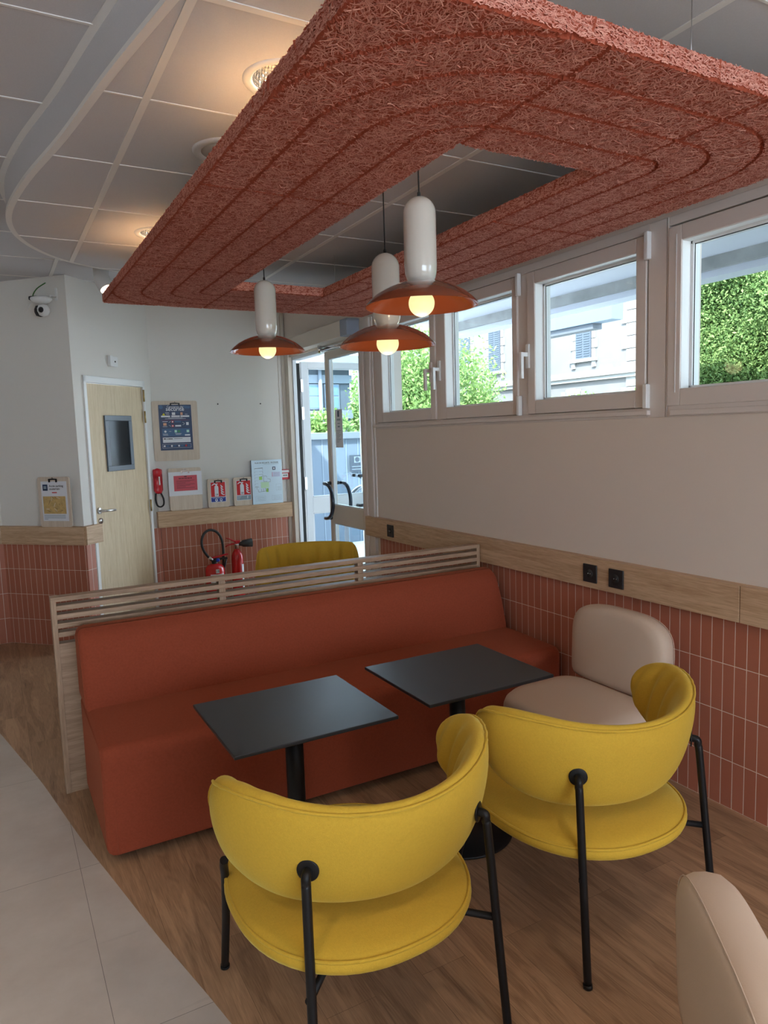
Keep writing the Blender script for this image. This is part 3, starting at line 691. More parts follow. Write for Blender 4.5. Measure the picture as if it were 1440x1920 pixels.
# notice on the door
t = thing('notice_sheet', 'grey information sheet taped inside the glass entrance door', 'notice', (.032, 5.635, 0), -PI/2)
sx0, sx1, sz0, sz1 = .135, .275, 1.46, 1.775
MB().box(sx0, sx1, -.0015, 0, sz0, sz1).build('sheet', P_white, t)
p = MB(); p.rect(sx0+.05, sx0+.085, 1.715, 1.765, -.0025, 1)

for a_, w_ in ((0, .008), (.010, .005), (.017, .010), (.029, .006), (.037, .009), (.048, .007), (.057, .009)): p.rect(sx0+.037+a_, sx0+.037+a_+w_, 1.683, 1.700, -.0025, 0)
p.rect(sx0+.045, sx1-.045, 1.657, 1.663, -.0025, 0)
p.rect(sx0+.05, sx1-.05, 1.628, 1.64, -.0025, 0)
for k in range(9): p.rect(sx0+.025, sx1-.03-.02*(k % 3), 1.60-.012*k, 1.603-.012*k, -.0025, 0)
p.build('printing', [P_grey, P_navy], t)

# ------------------------------------------------------------------ oak door in the angled wall
D3 = structure(thing('door_3', 'pale oak service door with grey vision panel in the angled wall', 'door', (AX, AY, 0), PI/4))
d0, d1 = .140, .848
MB().box(.105, d0-.003, -.012, .10, 0, 2.075).box(d1+.003, .880, -.012, .10, 0, 2.075).box(.105, .880, -.012, .10, 2.023, 2.075).build('door_frame', m_white, D3, bevel=.002)
lf = MB(); vx0, vx1, vz0, vz1 = .365, .625, 1.375, 1.735
lf.box(d0, d1, .002, .042, .006, 2.018)
lf.build('leaf', m_oakdoor, D3)
v = MB(); fw = .042
v.box(vx0-fw, vx1+fw, -.012, .002, vz0-fw, vz0).box(vx0-fw, vx1+fw, -.012, .002, vz1, vz1+fw).box(vx0-fw, vx0, -.012, .002, vz0, vz1).box(vx1, vx1+fw, -.012, .002, vz0, vz1)
v.build('vision_frame', mat('slate_grey_frame', lin(92, 104, 116), .4), D3, bevel=.003)
MB().box(vx0, vx1, -.003, .001, vz0, vz1).build('vision_glass', m_dglass, D3)
h_ = MB().lathe([(.025, -.001), (.025, .008), (.022, .010)], (.19, .002, 1.035), 28, axis='Y').tube([(.19, 0, 1.035), (.19, -.05, 1.035), (.20, -.058, 1.035), (.31, -.058, 1.030), (.315, -.05, 1.030)], .009, 10)
h_.build('lever_handle', m_steel, D3)
MB().lathe([(.023, -.001), (.023, .008)], (.197, .002, .955), 24, axis='Y').build('lock_rose', m_steel, D3)
for z in (1.90, 1.72, .96): MB().cyl((.852, -.016, z), (.852, -.016, z+.10), .008, 10).build('hinge', m_brass, D3)
t = thing('wall_sensor', 'small white door sensor box high above the oak door', 'sensor', (AX, AY, 0), PI/4)
MB().box(.42, .455, -.03, 0, 2.165, 2.25).build('side_housing', m_white, t, bevel=.004); MB().box(.455, .525, -.022, 0, 2.165, 2.245).build('housing', m_white, t, bevel=.004)
MB().lathe([(.007, 0), (.007, .002)], (.488, -.022, 2.205), 14, axis='Y').build('lens', m_blackp, t)

# ------------------------------------------------------------------ clipboards, signs
def clip(par, x, z, w_=.07, dark=True):
    mt = m_black if dark else m_chrome
    c = MB().box(x-w_/2, x+w_/2, -.020, -.014, z+.008, z+.016).box(x-w_/2, x-w_/2+.012, -.019, -.0125, z-.010, z+.012).box(x+w_/2-.012, x+w_/2, -.019, -.0125, z-.010, z+.012)
    c.tube([(x-w_/2, -.016, z+.014), (x-.006, -.018, z+.016), (x, -.018, z+.026), (x+.006, -.018, z+.016), (x+w_/2, -.016, z+.014)], .0022, 6)
    c.build('clip', mt, par)
def board(name, label, cat, W_, H_, parent_loc, rotz, group=None):
    t = thing(name, label, cat, parent_loc, rotz, group)
    b = MB(); b.box(0, W_, -.012, 0, 0, H_)
    o = b.build('board', m_ply, t)
    bv = o.modifiers.new('bv', 'BEVEL'); bv.width = .018; bv.segments = 5; bv.limit_method = 'WEIGHT'
    at = o.data.attributes.new('bevel_weight_edge', 'FLOAT', 'EDGE')
    for e_ in o.data.edges:
        v0, v1 = (o.data.vertices[i].co for i in e_.vertices)
        if abs(v0.y-v1.y) > .005 and abs(v0.z-v1.z) < 1e-5 and abs(v0.x-v1.x) < 1e-5: at.data[e_.index].value = 1
    return t
BW = (-1.25, 6.5)
# big safety board, hung on the wall
t = board('clipboard', 'large wooden board with dark blue safety poster hung highest on the wall', 'clipboard', .398, .527, (-1.266, 6.497, 1.383), 0, 'wooden clipboards on the back wall')
MB().box(.056, .342, -.0135, -.0125, .093, .492).build('poster', P_navy, t)
p = MB(); y1, y2 = -.0145, -.0152; ox, oz = .056, .093; PW, PH = .286, .399
R = lambda a, b_, c, d, m, yy=y1: p.rect(ox+a*PW, ox+b_*PW, oz+(1-d)*PH, oz+(1-c)*PH, yy, m)
p.disc(ox+.08*PW, oz+.95*PH, .017, y1, 1); p.poly([(ox+.72*PW, oz+.985*PH), (ox+.98*PW, oz+.97*PH), (ox+.96*PW, oz+.92*PH), (ox+.80*PW, oz+.92*PH)], y1, 1)
p.text('Consignes de', ox+.5*PW, oz+.935*PH, .026, y2, 0, 'CENTER', .004); p.text('sécurité', ox+.5*PW, oz+.868*PH, .050, y2, 0, 'CENTER', .012)
p.poly([(ox+.10*PW, oz+.77*PH), (ox+.20*PW, oz+.77*PH), (ox+.15*PW, oz+.825*PH)], y1, 3)
R(.07, .34, .235, .27, 0); R(.38, .64, .235, .27, 0); R(.66, .93, .235, .27, 0)
R(.40, .50, .165, .225, 0); R(.66, .73, .165, .225, 5); R(.20, .32, .17, .18, 0); R(.22, .32, .205, .213, 0); R(.53, .62, .17, .18, 1); R(.80, .88, .205, .213, 0)
R(.28, .72, .285, .292, 0); R(.18, .82, .302, .309, 0)
R(.08, .92, .335, .338, 2)
R(.10, .26, .36, .37, 0); R(.12, .22, .395, .455, 5); R(.10, .24, .475, .482, 0)
R(.37, .44, .35, .395, 2); R(.37, .44, .44, .485, 2); p.disc(ox+.405*PW, oz+.628*PH, .006, y2, 0); R(.385, .42, .45, .475, 0, y2)
R(.47, .66, .35, .385, 1); R(.48, .66, .445, .48, 0); R(.82, .90, .385, .45, 0); R(.78, .92, .36, .367, 1); R(.78, .92, .47, .477, 1)
for sx_ in (0, 1):
    for sz_ in (0, 1):
        xx = ox+(.29 if not sx_ else .71)*PW; zz = oz+(.61 if sz_ else .55)*PH; dd = .010 if (sx_ ^ sz_) else -.010
        p.poly([(xx, zz), (xx+.018, zz+dd), (xx+.018, zz+dd+.003), (xx, zz+.003)], y1, 0)
R(.07, .93, .52, .69, 1, y1); p.disc(ox+.17*PW, oz+.415*PH, .010, y2, 0); R(.28, .35, .58, .586, 0, y2); R(.45, .52, .555, .61, 4, y2); R(.54, .62, .555, .61, 6, y2); R(.82, .90, .555, .61, 4, y2)
R(.46, .66, .63, .637, 0, y2); R(.48, .64, .65, .657, 0, y2); R(.09, .24, .635, .642, 0, y2); R(.10, .25, .66, .667, 0, y2); R(.76, .92, .655, .685, 0, y2)
R(.08, .93, .715, .83, 0); R(.11, .17, .735, .757, 7, y2); R(.19, .22, .74, .757, 7, y2); R(.24, .38, .74, .757, 7, y2); R(.42, .68, .742, .75, 7, y2)
for a, b_, c, d in ((.06, .94, .862, .866), (.06, .94, .945, .949), (.06, .066, .862, .949), (.934, .94, .862, .949)): R(a, b_, c, d, 0)
for k, c in enumerate((0, 0, 0, 2)): p.disc(ox+(.12+.22*k)*PW, oz+.095*PH, .0085, y2, c); R(.17+.22*k, .26+.22*k, .89, .92, 1, y2)
p.build('printing', [P_white, P_navy2, P_red, P_yel, P_mint, P_flesh, P_dg, P_black], t)
clip(t, .2, .492, .085)
# pink notice board
t = board('clipboard', 'wooden clipboard with red notice on a white sheet beside the red telephone', 'clipboard', .288, .375, (-1.172, 6.440, .9415), 0, 'wooden clipboards on the back wall')
MB().box(-.002, .292, -.0135, -.0125, .130, .342).build('paper', P_white, t)
p = MB(); p.rect(.043, .249, .172, .308, -.0145, 0)
p.rect(.134, .158, .2945, .301, -.0152, 1)
for k in range(9): p.rect(.088+.013*k, .088+.013*k+.010-.003*(k % 2), .279, .287, -.0152, 1)
for k in range(7): p.rect(.065, .225-.04*((k*7) % 3), .262-.011*k, .2645-.011*k, -.0152, 1)
p.build('printing', [P_pink, P_black], t); clip(t, .145, .338, .075, False)
def ext_sign(x, num, blue, label):
    t = board('clipboard', label, 'clipboard', .198, .262, (x, 6.440, .9415), 0, 'wooden clipboards on the back wall')
    MB().box(.024, .166, -.0135, -.0125, .048, .235).build('paper', P_white, t)
    p = MB(); p.rect(.029, .161, .098, .230, -.0145, 0)
    p.poly([(.062, .102), (.098, .102), (.098, .185), (.092, .197), (.086, .202), (.086, .208), (.096, .214), (.090, .219), (.078, .216), (.060, .222), (.040, .208), (.036, .200), (.044, .202), (.060, .212), (.074, .208), (.074, .202), (.066, .197), (.062, .185)], -.0152, 1)
    p.text(num, .080, .108, .026, -.0158, 2, 'CENTER', .01)
    for k in range(4):
        z0 = .112+.022*k; p.poly([(.118, z0+.022), (.122, z0+.010), (.134, z0), (.152-.004*k, z0-.002), (.156-.006*k, z0+.004), (.140, z0+.008), (.130, z0+.020), (.124-.002*k, z0+.030)], -.0152, 1)
    p.rect(.029, .161, .052, .093, -.0145, 3)
    if blue:
        p.rect(.04, .15, .084, .087, -.0152, 1)
        for xx in (.075, .118): p.disc(xx, .067, .013, -.0152, 1); p.disc(xx, .069, .006, -.0158, 3)
    else:
        for k in range(4): p.rect(.036, .07-.006*k, .086-.009*k, .088-.009*k, -.0152, 1)
        p.poly([(.130, .09), (.122, .072), (.128, .073), (.124, .055), (.136, .075), (.130, .075), (.136, .09)], -.0152, 1)
    p.build('printing', [P_red, P_white, P_black, P_blue if blue else P_grey], t); clip(t, .098, .232, .072)
ext_sign(-.832, '19', True, 'small wooden clipboard with fire extinguisher sign numbered 19')
ext_sign(-.592, '20', False, 'small wooden clipboard with extinguisher sign 20 half behind the evacuation plan')
# evacuation plan
t = thing('evacuation_plan', 'pale blue evacuation plan panel leaning on the shelf rail', 'floor plan sign', (-.417, 6.427, .9415))
MB().box(0, .30, -.012, .0, 0, .412).build('panel', P_lb, t, bevel=.001)
MB().box(-.0015, 0, -.012, .004, 0, .412).build('dark_edge', m_blackp, t)
p = MB(); yy = -.0128
p.text('PLAN DE SÉCURITÉ - INCENDIE', .15, .380, .0165, yy, 0, 'CENTER', .012)
p.rect(.12, .27, .372, .3735, yy, 0)
def seg(x0, z0, x1, z1, w_=.0015, m=0):
    d = Vector((x1-x0, z1-z0)); d.normalize(); n_ = Vector((-d.y, d.x))*w_/2
    p.poly([(x0+n_.x, z0+n_.y), (x0-n_.x, z0-n_.y), (x1-n_.x, z1-n_.y), (x1+n_.x, z1+n_.y)], yy, m)
p.rect(.205, .235, .315, .345, yy, 3); p.rect(.213, .227, .323, .337, yy-.0005, 6)
for k in range(7):
    z0 = .335-.028*k; seg(.03, z0, .06, z0, .0012, 5); seg(.03, z0, .03, z0-.016, .0012, 0)
    if k < 3: seg(.07, z0, .108, z0, .0012, 0); seg(.108, z0, .108, z0-.02, .0015, 0)
seg(.03, .335, .11, .338, .003)
p.rect(.07, .10, .228, .258, yy, 1); p.rect(.085, .165, .15, .205, yy, 4); p.rect(.135, .155, .11, .145, yy, 1)
for s_ in ((.09, .26, .14, .262), (.14, .262, .15, .248), (.15, .235, .18, .23), (.18, .23, .18, .205), (.16, .205, .18, .205), (.115, .255, .115, .21), (.115, .21, .15, .21), (.03, .165, .065, .16), (.045, .16, .045, .14), (.055, .14, .06, .115), (.06, .115, .145, .12), (.145, .12, .157, .145), (.157, .145, .157, .11), (.09, .14, .09, .12), (.11, .145, .11, .118), (.125, .15, .135, .12)): seg(*s_, .0018)
p.rect(.195, .28, .25, .295, yy, 2)
for k in range(4): p.rect(.20, .205, .285-.01*k, .290-.01*k, yy-.0005, 7); p.rect(.215, .272, .286-.01*k, .2875-.01*k, yy-.0005, 5)
for a, b_, c, d in ((.03, .125, .03, .075), (.19, .285, .03, .075), (.235, .285, .12, .18)):
    seg(a, c, b_, c, .001, 5); seg(a, d, b_, d, .001, 5); seg(a, c, a, d, .001, 5); seg(b_, c, b_, d, .001, 5)
    for k in range(3): p.rect(a+.012, b_-.008, c+.008+.012*k, c+.0095+.012*k, yy, 5)
p.build('printing', [P_black, P_green, mat('print_lilac', lin(206, 212, 236), .5), P_navy, mat('print_lime', lin(206, 240, 206), .5), P_grey, P_white, P_red], t)
# fire alarm call point
t = thing('fire_alarm_button', 'red and white fire alarm call point at the end of the back wall', 'fire alarm', (-.122, 6.5, 1.155))
MB().box(0, .098, -.045, 0, 0, .098).build('housing', m_redp, t, bevel=.008)
MB().box(.010, .088, -.056, -.045, .068, .092).box(.018, .080, -.0475, -.045, .022, .060).build('front_cover', m_white, t, bevel=.004)
MB().rect(.030, .042, .037, .046, -.0485).rect(.045, .053, .037, .046, -.0485).rect(.056, .069, .037, .046, -.0485).build('printing', P_black, t)
MB().tube([(.045, -.006, .098), (.045, -.006, 1.2)], .003, 6).build('cable', m_wallg, t)
# red telephone
t = thing('wall_telephone', 'red wall telephone with black looped cord beside the oak door', 'telephone', (-1.262, 6.5, 1.098))
t.scale = (1.16, 1, 1.06)
MB().box(-.040, .040, -.040, 0, .02, .205).build('wall_base', m_redp, t, bevel=.012)
hs = MB(); pr = [(0, .012, .020), (.03, .020, .034), (.07, .018, .030), (.10, .016, .026), (.14, .018, .030), (.18, .021, .035), (.215, .012, .020)]
n = 20; vs = []; fs = []
for z, ry_, rx_ in pr:
    for k in range(n):
        a = 2*PI*k/n; vs.append((rx_*math.cos(a), -.062+ry_*math.sin(a)+(.010 if .05 < z < .16 else 0), z))
for i in range(len(pr)-1):
    for k in range(n): fs.append((i*n+k, i*n+(k+1) % n, (i+1)*n+(k+1) % n, (i+1)*n+k))
fs += [tuple(range(n))[::-1], tuple((len(pr)-1)*n+k for k in range(n))]
hs.add(vs, fs, 0, True); hs.build('handset', m_redp, t, sub=1)
MB().box(.002, .012, -.088, -.078, .075, .145).build('label_strip', P_white, t, bevel=.002)
cordp = smooth_pl([(-.02, -.05, .005), (-.022, -.045, -.05), (-.012, -.045, -.095), (.012, -.045, -.108), (.034, -.045, -.09), (.036, -.045, -.045), (.022, -.04, .0), (.012, -.03, .02)], 10)
MB().tube(cordp, .0065, 8).build('cord', m_rubber, t)
for x in (-.674, -.268):
    tag(MB().lathe([(.006, 0), (.006, .004), (.004, .006)], (x, 6.5, 1.879), 12, axis='Y').build('wall_screw', m_black), 'small dark screw left of centre on the bare upper back wall' if x < -.5 else 'small dark screw on the bare back wall nearer the entrance', 'screw', 'screws in the back wall')
# parking map board on left rail (wall frame rotated -45)
c45 = math.sqrt(.5)
lx = .42; bxp = (AX-LW*c45+lx*c45-(-.048)*0, AY+LW*c45-lx*c45)
ofs = .046
t = board('clipboard', 'wooden clipboard with parking access map standing on the left rail', 'clipboard', .285, .378, (bxp[0]-ofs*c45, bxp[1]-ofs*c45, .9415), -PI/4, 'wooden clipboards on the back wall')
del t['group']
MB().box(.030, .262, -.0135, -.0125, .045, .345).build('paper', P_white, t)
p = MB(); p.rect(.042, .245, .10, .232, -.0145, 0); p.rect(.046, .091, .275, .322, -.0145, 1); p.rect(.055, .080, .288, .310, -.0150, 5)
p.text('Accès parking', .105, .303, .0225, -.0145, 2, 'LEFT', .014); p.text('souterrain', .105, .281, .0225, -.0145, 2, 'LEFT', .014)
p.rect(.128, .172, .257, .264, -.0145, 3)
rr = random.Random(3)
for k in range(16):
    x0, z0 = rr.uniform(.05, .22), rr.uniform(.11, .22); a = rr.uniform(0, PI); l_ = rr.uniform(.01, .05)
    x1 = min(max(x0+l_*math.cos(a), .044), .243); z1 = min(max(z0+l_*math.sin(a), .102), .23); d = Vector((x1-x0, z1-z0)).normalized(); n_ = Vector((-d.y, d.x))*.0012
    p.poly([(x0+n_.x, z0+n_.y), (x0-n_.x, z0-n_.y), (x1-n_.x, z1-n_.y), (x1+n_.x, z1+n_.y)], -.0150-.00002*k, (2, 4, 6)[k % 3])
for k in range(4): p.rect(.042, .235-.02*(k == 3)*8, .087-.010*k, .0905-.010*k, -.0145, 5)
p.build('printing', [P_map, P_navy, P_black, P_red, P_orange, P_grey, P_white], t); clip(t, .143, .348, .075)
# security camera
cx0 = .64
t = thing('security_camera', 'white and black pan-tilt security camera high on the left wall', 'security camera', (AX-(LW-cx0)*c45, AY+(LW-cx0)*c45, 2.575), -PI/4)
MB().box(.03, .05, -.008, 0, .035, .125).box(.034, .046, -.07, -.002, .055, .066).box(-.03, .05, -.085, -.068, .048, .06).build('bracket', m_white, t, bevel=.003)
MB().lathe([(.005, .03), (.03, .058), (.072, .044), (.075, .034), (.060, .016), (.034, .004), (.0, .002)], (-.02, -.09, 0), 36, caps=False).build('body', m_white, t)
MB().box(-.10, -.02, -.13, -.05, .030, .058).build('rear_shell', m_blackp, t, bevel=.008)
MB().lathe([(.0001, .045), (.030, .036), (.043, .010), (.043, -.010), (.030, -.036), (.0001, -.045)], (-.005, -.095, -.045), 30).build('head', m_white, t)
MB().lathe([(.020, 0), (.020, .006), (.012, .008)], (.012, -.136, -.048), 24, axis='Y').build('lens', m_blackp, t)
MB().lathe([(.0001, .043), (.03, .034), (.040, .01), (.040, -.01), (.03, -.034), (.0001, -.043)], (-.035, -.092, -.047), 24).build('head_shell', m_blackp, t)
MB().tube(smooth_pl([(-.09, -.08, .05), (-.115, -.06, .08), (-.10, -.03, .13), (-.04, -.01, .168)], 8), .004, 8).build('cable', m_cablegreen, t)
MB().tube([(-.09, -.10, .03), (-.14, -.11, -.04)], .0025, 6).build('antenna', m_white, t)

# ------------------------------------------------------------------ sockets on the right rail
def socket(y, label):
    t = thing('wall_socket', label, 'socket', (-.045, y, .865), -PI/2, 'black sockets on the oak rail')
    MB().box(-.044, .044, -.008, 0, -.044, .044).build('plate', m_blackp, t, bevel=.003)
    MB().lathe([(.021, 0), (.021, -.004), (.020, -.0045)], (0, -.0085, 0), 28, axis='Y').build('insert', m_rubber, t)
    MB().lathe([(.0025, 0), (.0025, .002)], (-.007, -.010, 0), 8, axis='Y').lathe([(.0025, 0), (.0025, .002)], (.007, -.010, 0), 8, axis='Y').build('contact', m_steel, t)
socket(2.502, 'left of the two adjacent black sockets above the cream chair')
socket(2.338, 'right of the two adjacent black sockets above the cream chair')
socket(4.465, 'single black socket on the rail next to the glass entrance')

# ------------------------------------------------------------------ slatted partition
t = thing('slatted_partition', 'low oak partition with horizontal slats behind the rust banquette', 'partition', (-2.36, 3.39, 0))
PWD = 2.312; dp = .058
MB().box(0, .022, 0, dp, 0, .879).box(PWD-.022, PWD, 0, dp, 0, .879).build('upright', m_oakz, t, bevel=.001)
MB().box(0, PWD, 0, dp, .879, .899).build('top_rail', m_oakp, t, bevel=.001)
MB().box(.022, PWD-.022, .004, dp-.004, 0, .690).build('lower_panel', m_oakp, t, bevel=.001)
for k in range(4):
    z = .8600-.0400*k-.0205
    o = MB().box(.022, PWD-.022, .0, dp, z, z+.0215).build('slat', m_oakp, t, bevel=.001)
for x in (.765, 1.525): MB().box(x-.016, x+.016, .012, dp-.002, .690, .879).build('divider', m_oakz, t)

# ------------------------------------------------------------------ banquette
t = thing('banquette', 'long rust orange upholstered bench against the slatted partition', 'banquette', (-2.275, 2.70, 0))
BWD = 2.225
def cushion(name, prof, w_, par, mt, r=.02, nseg=18, belly=.0):
    """extrude a y-z profile along x with softly rounded ends"""
    vs = []; fs = []; n = len(prof); cy = sum(p_[0] for p_ in prof)/n; cz = sum(p_[1] for p_ in prof)/n
    xs = [0, r*.13, r*.5, r]+[r+(w_-2*r)*k/nseg for k in range(1, nseg)]+[w_-r, w_-r*.5, w_-r*.13, w_]
    ins = [r*.9, r*.45, r*.12, 0]+[0]*(nseg-1)+[0, r*.12, r*.45, r*.9]
    for x, q in zip(xs, ins):
        for (y_, z_) in prof:
            d = math.hypot(y_-cy, z_-cz); k_ = 1-q/d; vs.append((x, cy+(y_-cy)*k_, cz+(z_-cz)*k_))
    for i in range(len(xs)-1):
        for k in range(n): fs.append((i*n+k, i*n+(k+1) % n, (i+1)*n+(k+1) % n, (i+1)*n+k))
    mb = MB().add(vs, fs, 0, True)
    for cf in (tuple(range(n)), tuple((len(xs)-1)*n+k for k in range(n))[::-1]): mb.f.append(cf); mb.m.append(0); mb.s.append(False)
    return mb.build(name, mt, par)
def rprof(corners, seg_=6):
    """rounded polygon: [(y,z,r)...]"""
    out = []; N_ = len(corners)
    for i in range(N_):
        p0, p1, p2 = corners[i-1], corners[i], corners[(i+1) % N_]
        a = Vector(p0[:2])-Vector(p1[:2]); b_ = Vector(p2[:2])-Vector(p1[:2]); r = p1[2]
        s0 = Vector(p1[:2])+a.normalized()*r; s1 = Vector(p1[:2])+b_.normalized()*r; c_ = Vector(p1[:2])
        for k in range(seg_+1):
            u = k/seg_; out.append(tuple((1-u)**2*s0+2*u*(1-u)*c_+u*u*s1))
    return out
seat = rprof([(0.0, .035, .004), (.66, .035, .004), (.66, .455, .01), (.35, .466, .12), (-.006, .450, .05)], 8)
cushion('seat', seat, BWD, t, m_rust, .035)
back = rprof([(.415, .445, .01), (.685, .445, .01), (.685, .745, .03), (.60, .792, .05), (.515, .765, .05), (.46, .64, .05)])
cushion('backrest', back, BWD-.012, t, m_rust, .03)
MB().tube([(.036, .0005, .04), (.036, -.003, .2), (.036, -.004, .395), (.036, .010, .438), (.036, .05, .452), (.036, .2, .459), (.036, .41, .461)], .0016, 6).build('seat_seam', m_rust, t)
MB().tube([(.032, .425, .47), (.032, .462, .625), (.032, .500, .728), (.032, .528, .765), (.032, .60, .785)], .0016, 6).build('back_seam', m_rust, t)
for x in (.12, BWD/2, BWD-.12):
    for y_ in (.10, .55): MB().cyl((x, y_, 0), (x, y_, .037), .022, 16).build('foot', m_black, t)

# ------------------------------------------------------------------ tables
def table(loc, label):
    t = thing('bistro_table', label, 'table', loc, 0, 'low black bistro tables')
    MB().box(-.276, .276, -.240, .240, .638, .650).build('table_top', m_table, t, bevel=.0025)
    MB().box(-.11, .11, -.11, .11, .630, .638).build('top_plate', m_black, t)
    MB().prism([(.028*math.cos(a)*1.1, .028*math.sin(a)*1.1) for a in [2*PI*k/24 for k in range(24)]], .018, .631, smooth=True).build('column', m_black, t)
    MB().lathe([(.205, 0), (.207, .004), (.203, .010), (.05, .018), (.034, .022), (.0, .022)], n=56).build('base', m_black, t)
    return t
T1 = table((-1.715, 2.200, 0), 'left low black table in front of the rust banquette')
T2 = table((-1.030, 2.220, 0), 'right low black table beside the cream corner chair')

# ------------------------------------------------------------------ yellow chairs
def smooth01(x): x = max(0, min(1, x)); return x*x*(3-2*x)
def shell(par, name, mt, R_, yc, phm, top0, top1, bot0, bot1, t0, t1, lean, pleat_in=1.0, full=False, ns=96, nc=40, pow_=1.7, endk=.58):
    def surf(s_, a):
        ph = s_*phm; q = abs(s_)
        top = top0+(top1-top0)*(q**pow_); bot = bot0+(bot1-bot0)*(q**2)
        e_ = 1.0 if q < endk else math.sqrt(max(0.0004, 1-((q-endk)/(1-endk))**2.05))
        zc = (top+bot)/2; h = (top-bot)/2*e_; th = (t0+(t1-t0)*q**2)*(e_**.5)
        ca, sa = math.cos(a), math.sin(a)
        o_ = th*math.copysign(abs(ca)**.9, ca); z = zc+h*math.copysign(abs(sa)**.95, sa)
        if ca < 0:
            # gathered pleats on the inner face
            env = smooth01((q-.42)/.2)*(1-smooth01((q-.93)/.07)) if not full else 1
            k_ = (1-abs(sa)**4)
            f_ = math.sin((ph*26+ sa*2.2) if not full else ph*34)
            o_ += env*k_*pleat_in*(.0045 if full else .0075)*(f_-.35)
        elif not full and sa > .55:
            env = smooth01((q-.40)/.12)*(1-smooth01((q-.80)/.1)) * smooth01((sa-.55)/.4)
            o_ += env*.0012*math.sin(ph*60)
        rr_ = R_+o_+lean*(1-.75*q*q)*(z-(top0+bot0)/2)-(.018*smooth01((q-.8)/.2) if not full else 0)
        return (rr_*math.sin(ph), yc-rr_*math.cos(ph), z)
    vs = []; fs = []
    for i in range(ns+1):
        s_ = -1+2*i/ns; s_ = math.copysign(abs(s_)**.9, s_)
        for k in range(nc): vs.append(surf(s_, 2*PI*k/nc))
    for i in range(ns):
        for k in range(nc): fs.append((i*nc+k, (i+1)*nc+k, (i+1)*nc+(k+1) % nc, i*nc+(k+1) % nc))
    fs.append(tuple(range(nc))); fs.append(tuple(ns*nc+k for k in range(nc))[::-1])
    o = MB().add(vs, fs, 0, True).build(name, mt, par)
    A, B = math.radians(64), math.radians(-112)
    lp = [surf(-.965+1.93*i/90, A) for i in range(91)]+[surf(.965+.012*math.sin(PI*k/11), A+(B-A)*k/11) for k in range(1, 11)]+[surf(.965-1.93*i/90, B) for i in range(91)]+[surf(-.965-.012*math.sin(PI*k/11), B+(A-B)*k/11) for k in range(1, 11)]
    c0 = Vector((0, yc, 0))
    def push(p_):
        d = Vector((p_[0], p_[1]-yc, 0)).normalized()*.0025; return (p_[0]+d.x, p_[1]+d.y, p_[2]+(.002 if p_[2] > (top0+bot0)/2 else -.002))
    MB().tube([push(p_) for p_ in lp], .0042, 8, closed=True).build('piping', mt, o)
    return surf
def yellow_chair(loc, rotz, label):
    t = thing('armchair', label, 'chair', loc, rotz, 'yellow velvet chairs at the black tables')
    surf = shell(t, 'backrest', m_yel, .356, .108, math.radians(90), .722, .806, .458, .496, .036, .060, .24, endk=.50)
    # seat cushion
    rx, ry, cy = .318, .350, .028
    prof = [(.0, .348), (.80, .349), (.93, .354), (.985, .364), (1.0, .377), (.99, .389), (.955, .400), (.90, .407), (.75, .416), (.5, .424), (.25, .427), (.0, .428)]
    sc = MB(); n = 64; vs = []; fs = []
    for r, z in prof:
        for k in range(n):
            a = 2*PI*k/n; se = 2.25; ca, sa = math.cos(a), math.sin(a); q = (abs(ca)**se+abs(sa)**se)**(-1/se)
            vs.append((-.036+rx*r*q*ca, cy+ry*r*q*sa, z-.008))
    for i in range(len(prof)-1):
        for k in range(n): fs.append((i*n+k, i*n+(k+1) % n, (i+1)*n+(k+1) % n, (i+1)*n+k))
    sc.add(vs, fs, 0, True); so = sc.build('seat', m_yel, t)
    pp = []
    for k in range(96):
        a = 2*PI*k/96; ca, sa = math.cos(a), math.sin(a); q = (abs(ca)**2.25+abs(sa)**2.25)**(-1/2.25); pp.append((-.036+rx*.982*q*ca, cy+ry*.982*q*sa, .386))
    MB().tube(pp, .0045, 8, closed=True).build('piping', m_yel, so)
    r_ = .0115
    for sx_ in (-1, 1):
        # rear leg bending into the back mounting disc
        ang = .78; px, py, pz = surf(sx_*.41, 0.0)
        d = Vector((px, py-.100, 0)).normalized(); tip = Vector((px, py, .585))
        top_ = tip+d*.020; foot_ = Vector((sx_*.272, -.282, 0))
        path = [tuple(foot_), tuple(foot_.lerp(top_, .45)*1.0), tuple(Vector(foot_.lerp(top_, .90)[:2]+(.53,))), tuple(Vector((top_.x, top_.y, .562))), tuple(tip+d*.018+Vector((0, 0, -.004))), tuple(tip-d*.004)]
        path[1] = (path[1][0], path[1][1], .26)
        lg = MB().tube(smooth_pl(path, 6), r_, 14).build('leg', m_black, t)
        Mx = Matrix.Translation(tip+d*-.002) @ d.to_track_quat('Z', 'Y').to_matrix().to_4x4()
        MB().lathe([(.0265, 0), (.0265, .0035), (.024, .0045)], n=28, M=Mx).build('mounting_disc', m_black, lg)
        MB().cyl((sx_*.272, -.282, 0), (sx_*.2718, -.2805, .012), .0135, 14).build('foot_cap', m_black, lg)
        path = [(sx_*.305, .332, 0), (sx_*.314, .250, .22), (sx_*.328, .180, .375), (sx_*.336, .155, .430), (sx_*.338, .140, .455)]
        lg = MB().tube(smooth_pl(path, 6), r_, 14).build('leg', m_black, t)
        MB().cyl((sx_*.305, .332, 0), (sx_*.305, .3275, .012), .0135, 14).build('foot_cap', m_black, lg)
        MB().tube([(sx_*.270, -.257, .305), (sx_*.12, -.11, .312), (sx_*.05, -.04, .318)], .0095, 10).build('stretcher', m_black, t)
    MB().lathe([(.10, .300), (.10, .322), (.04, .322)], n=24).build('seat_bracket', m_black, t)
    return t
C1 = yellow_chair((-1.745, 1.648, 0), 0, 'yellow velvet armchair nearest the camera at the left black table')
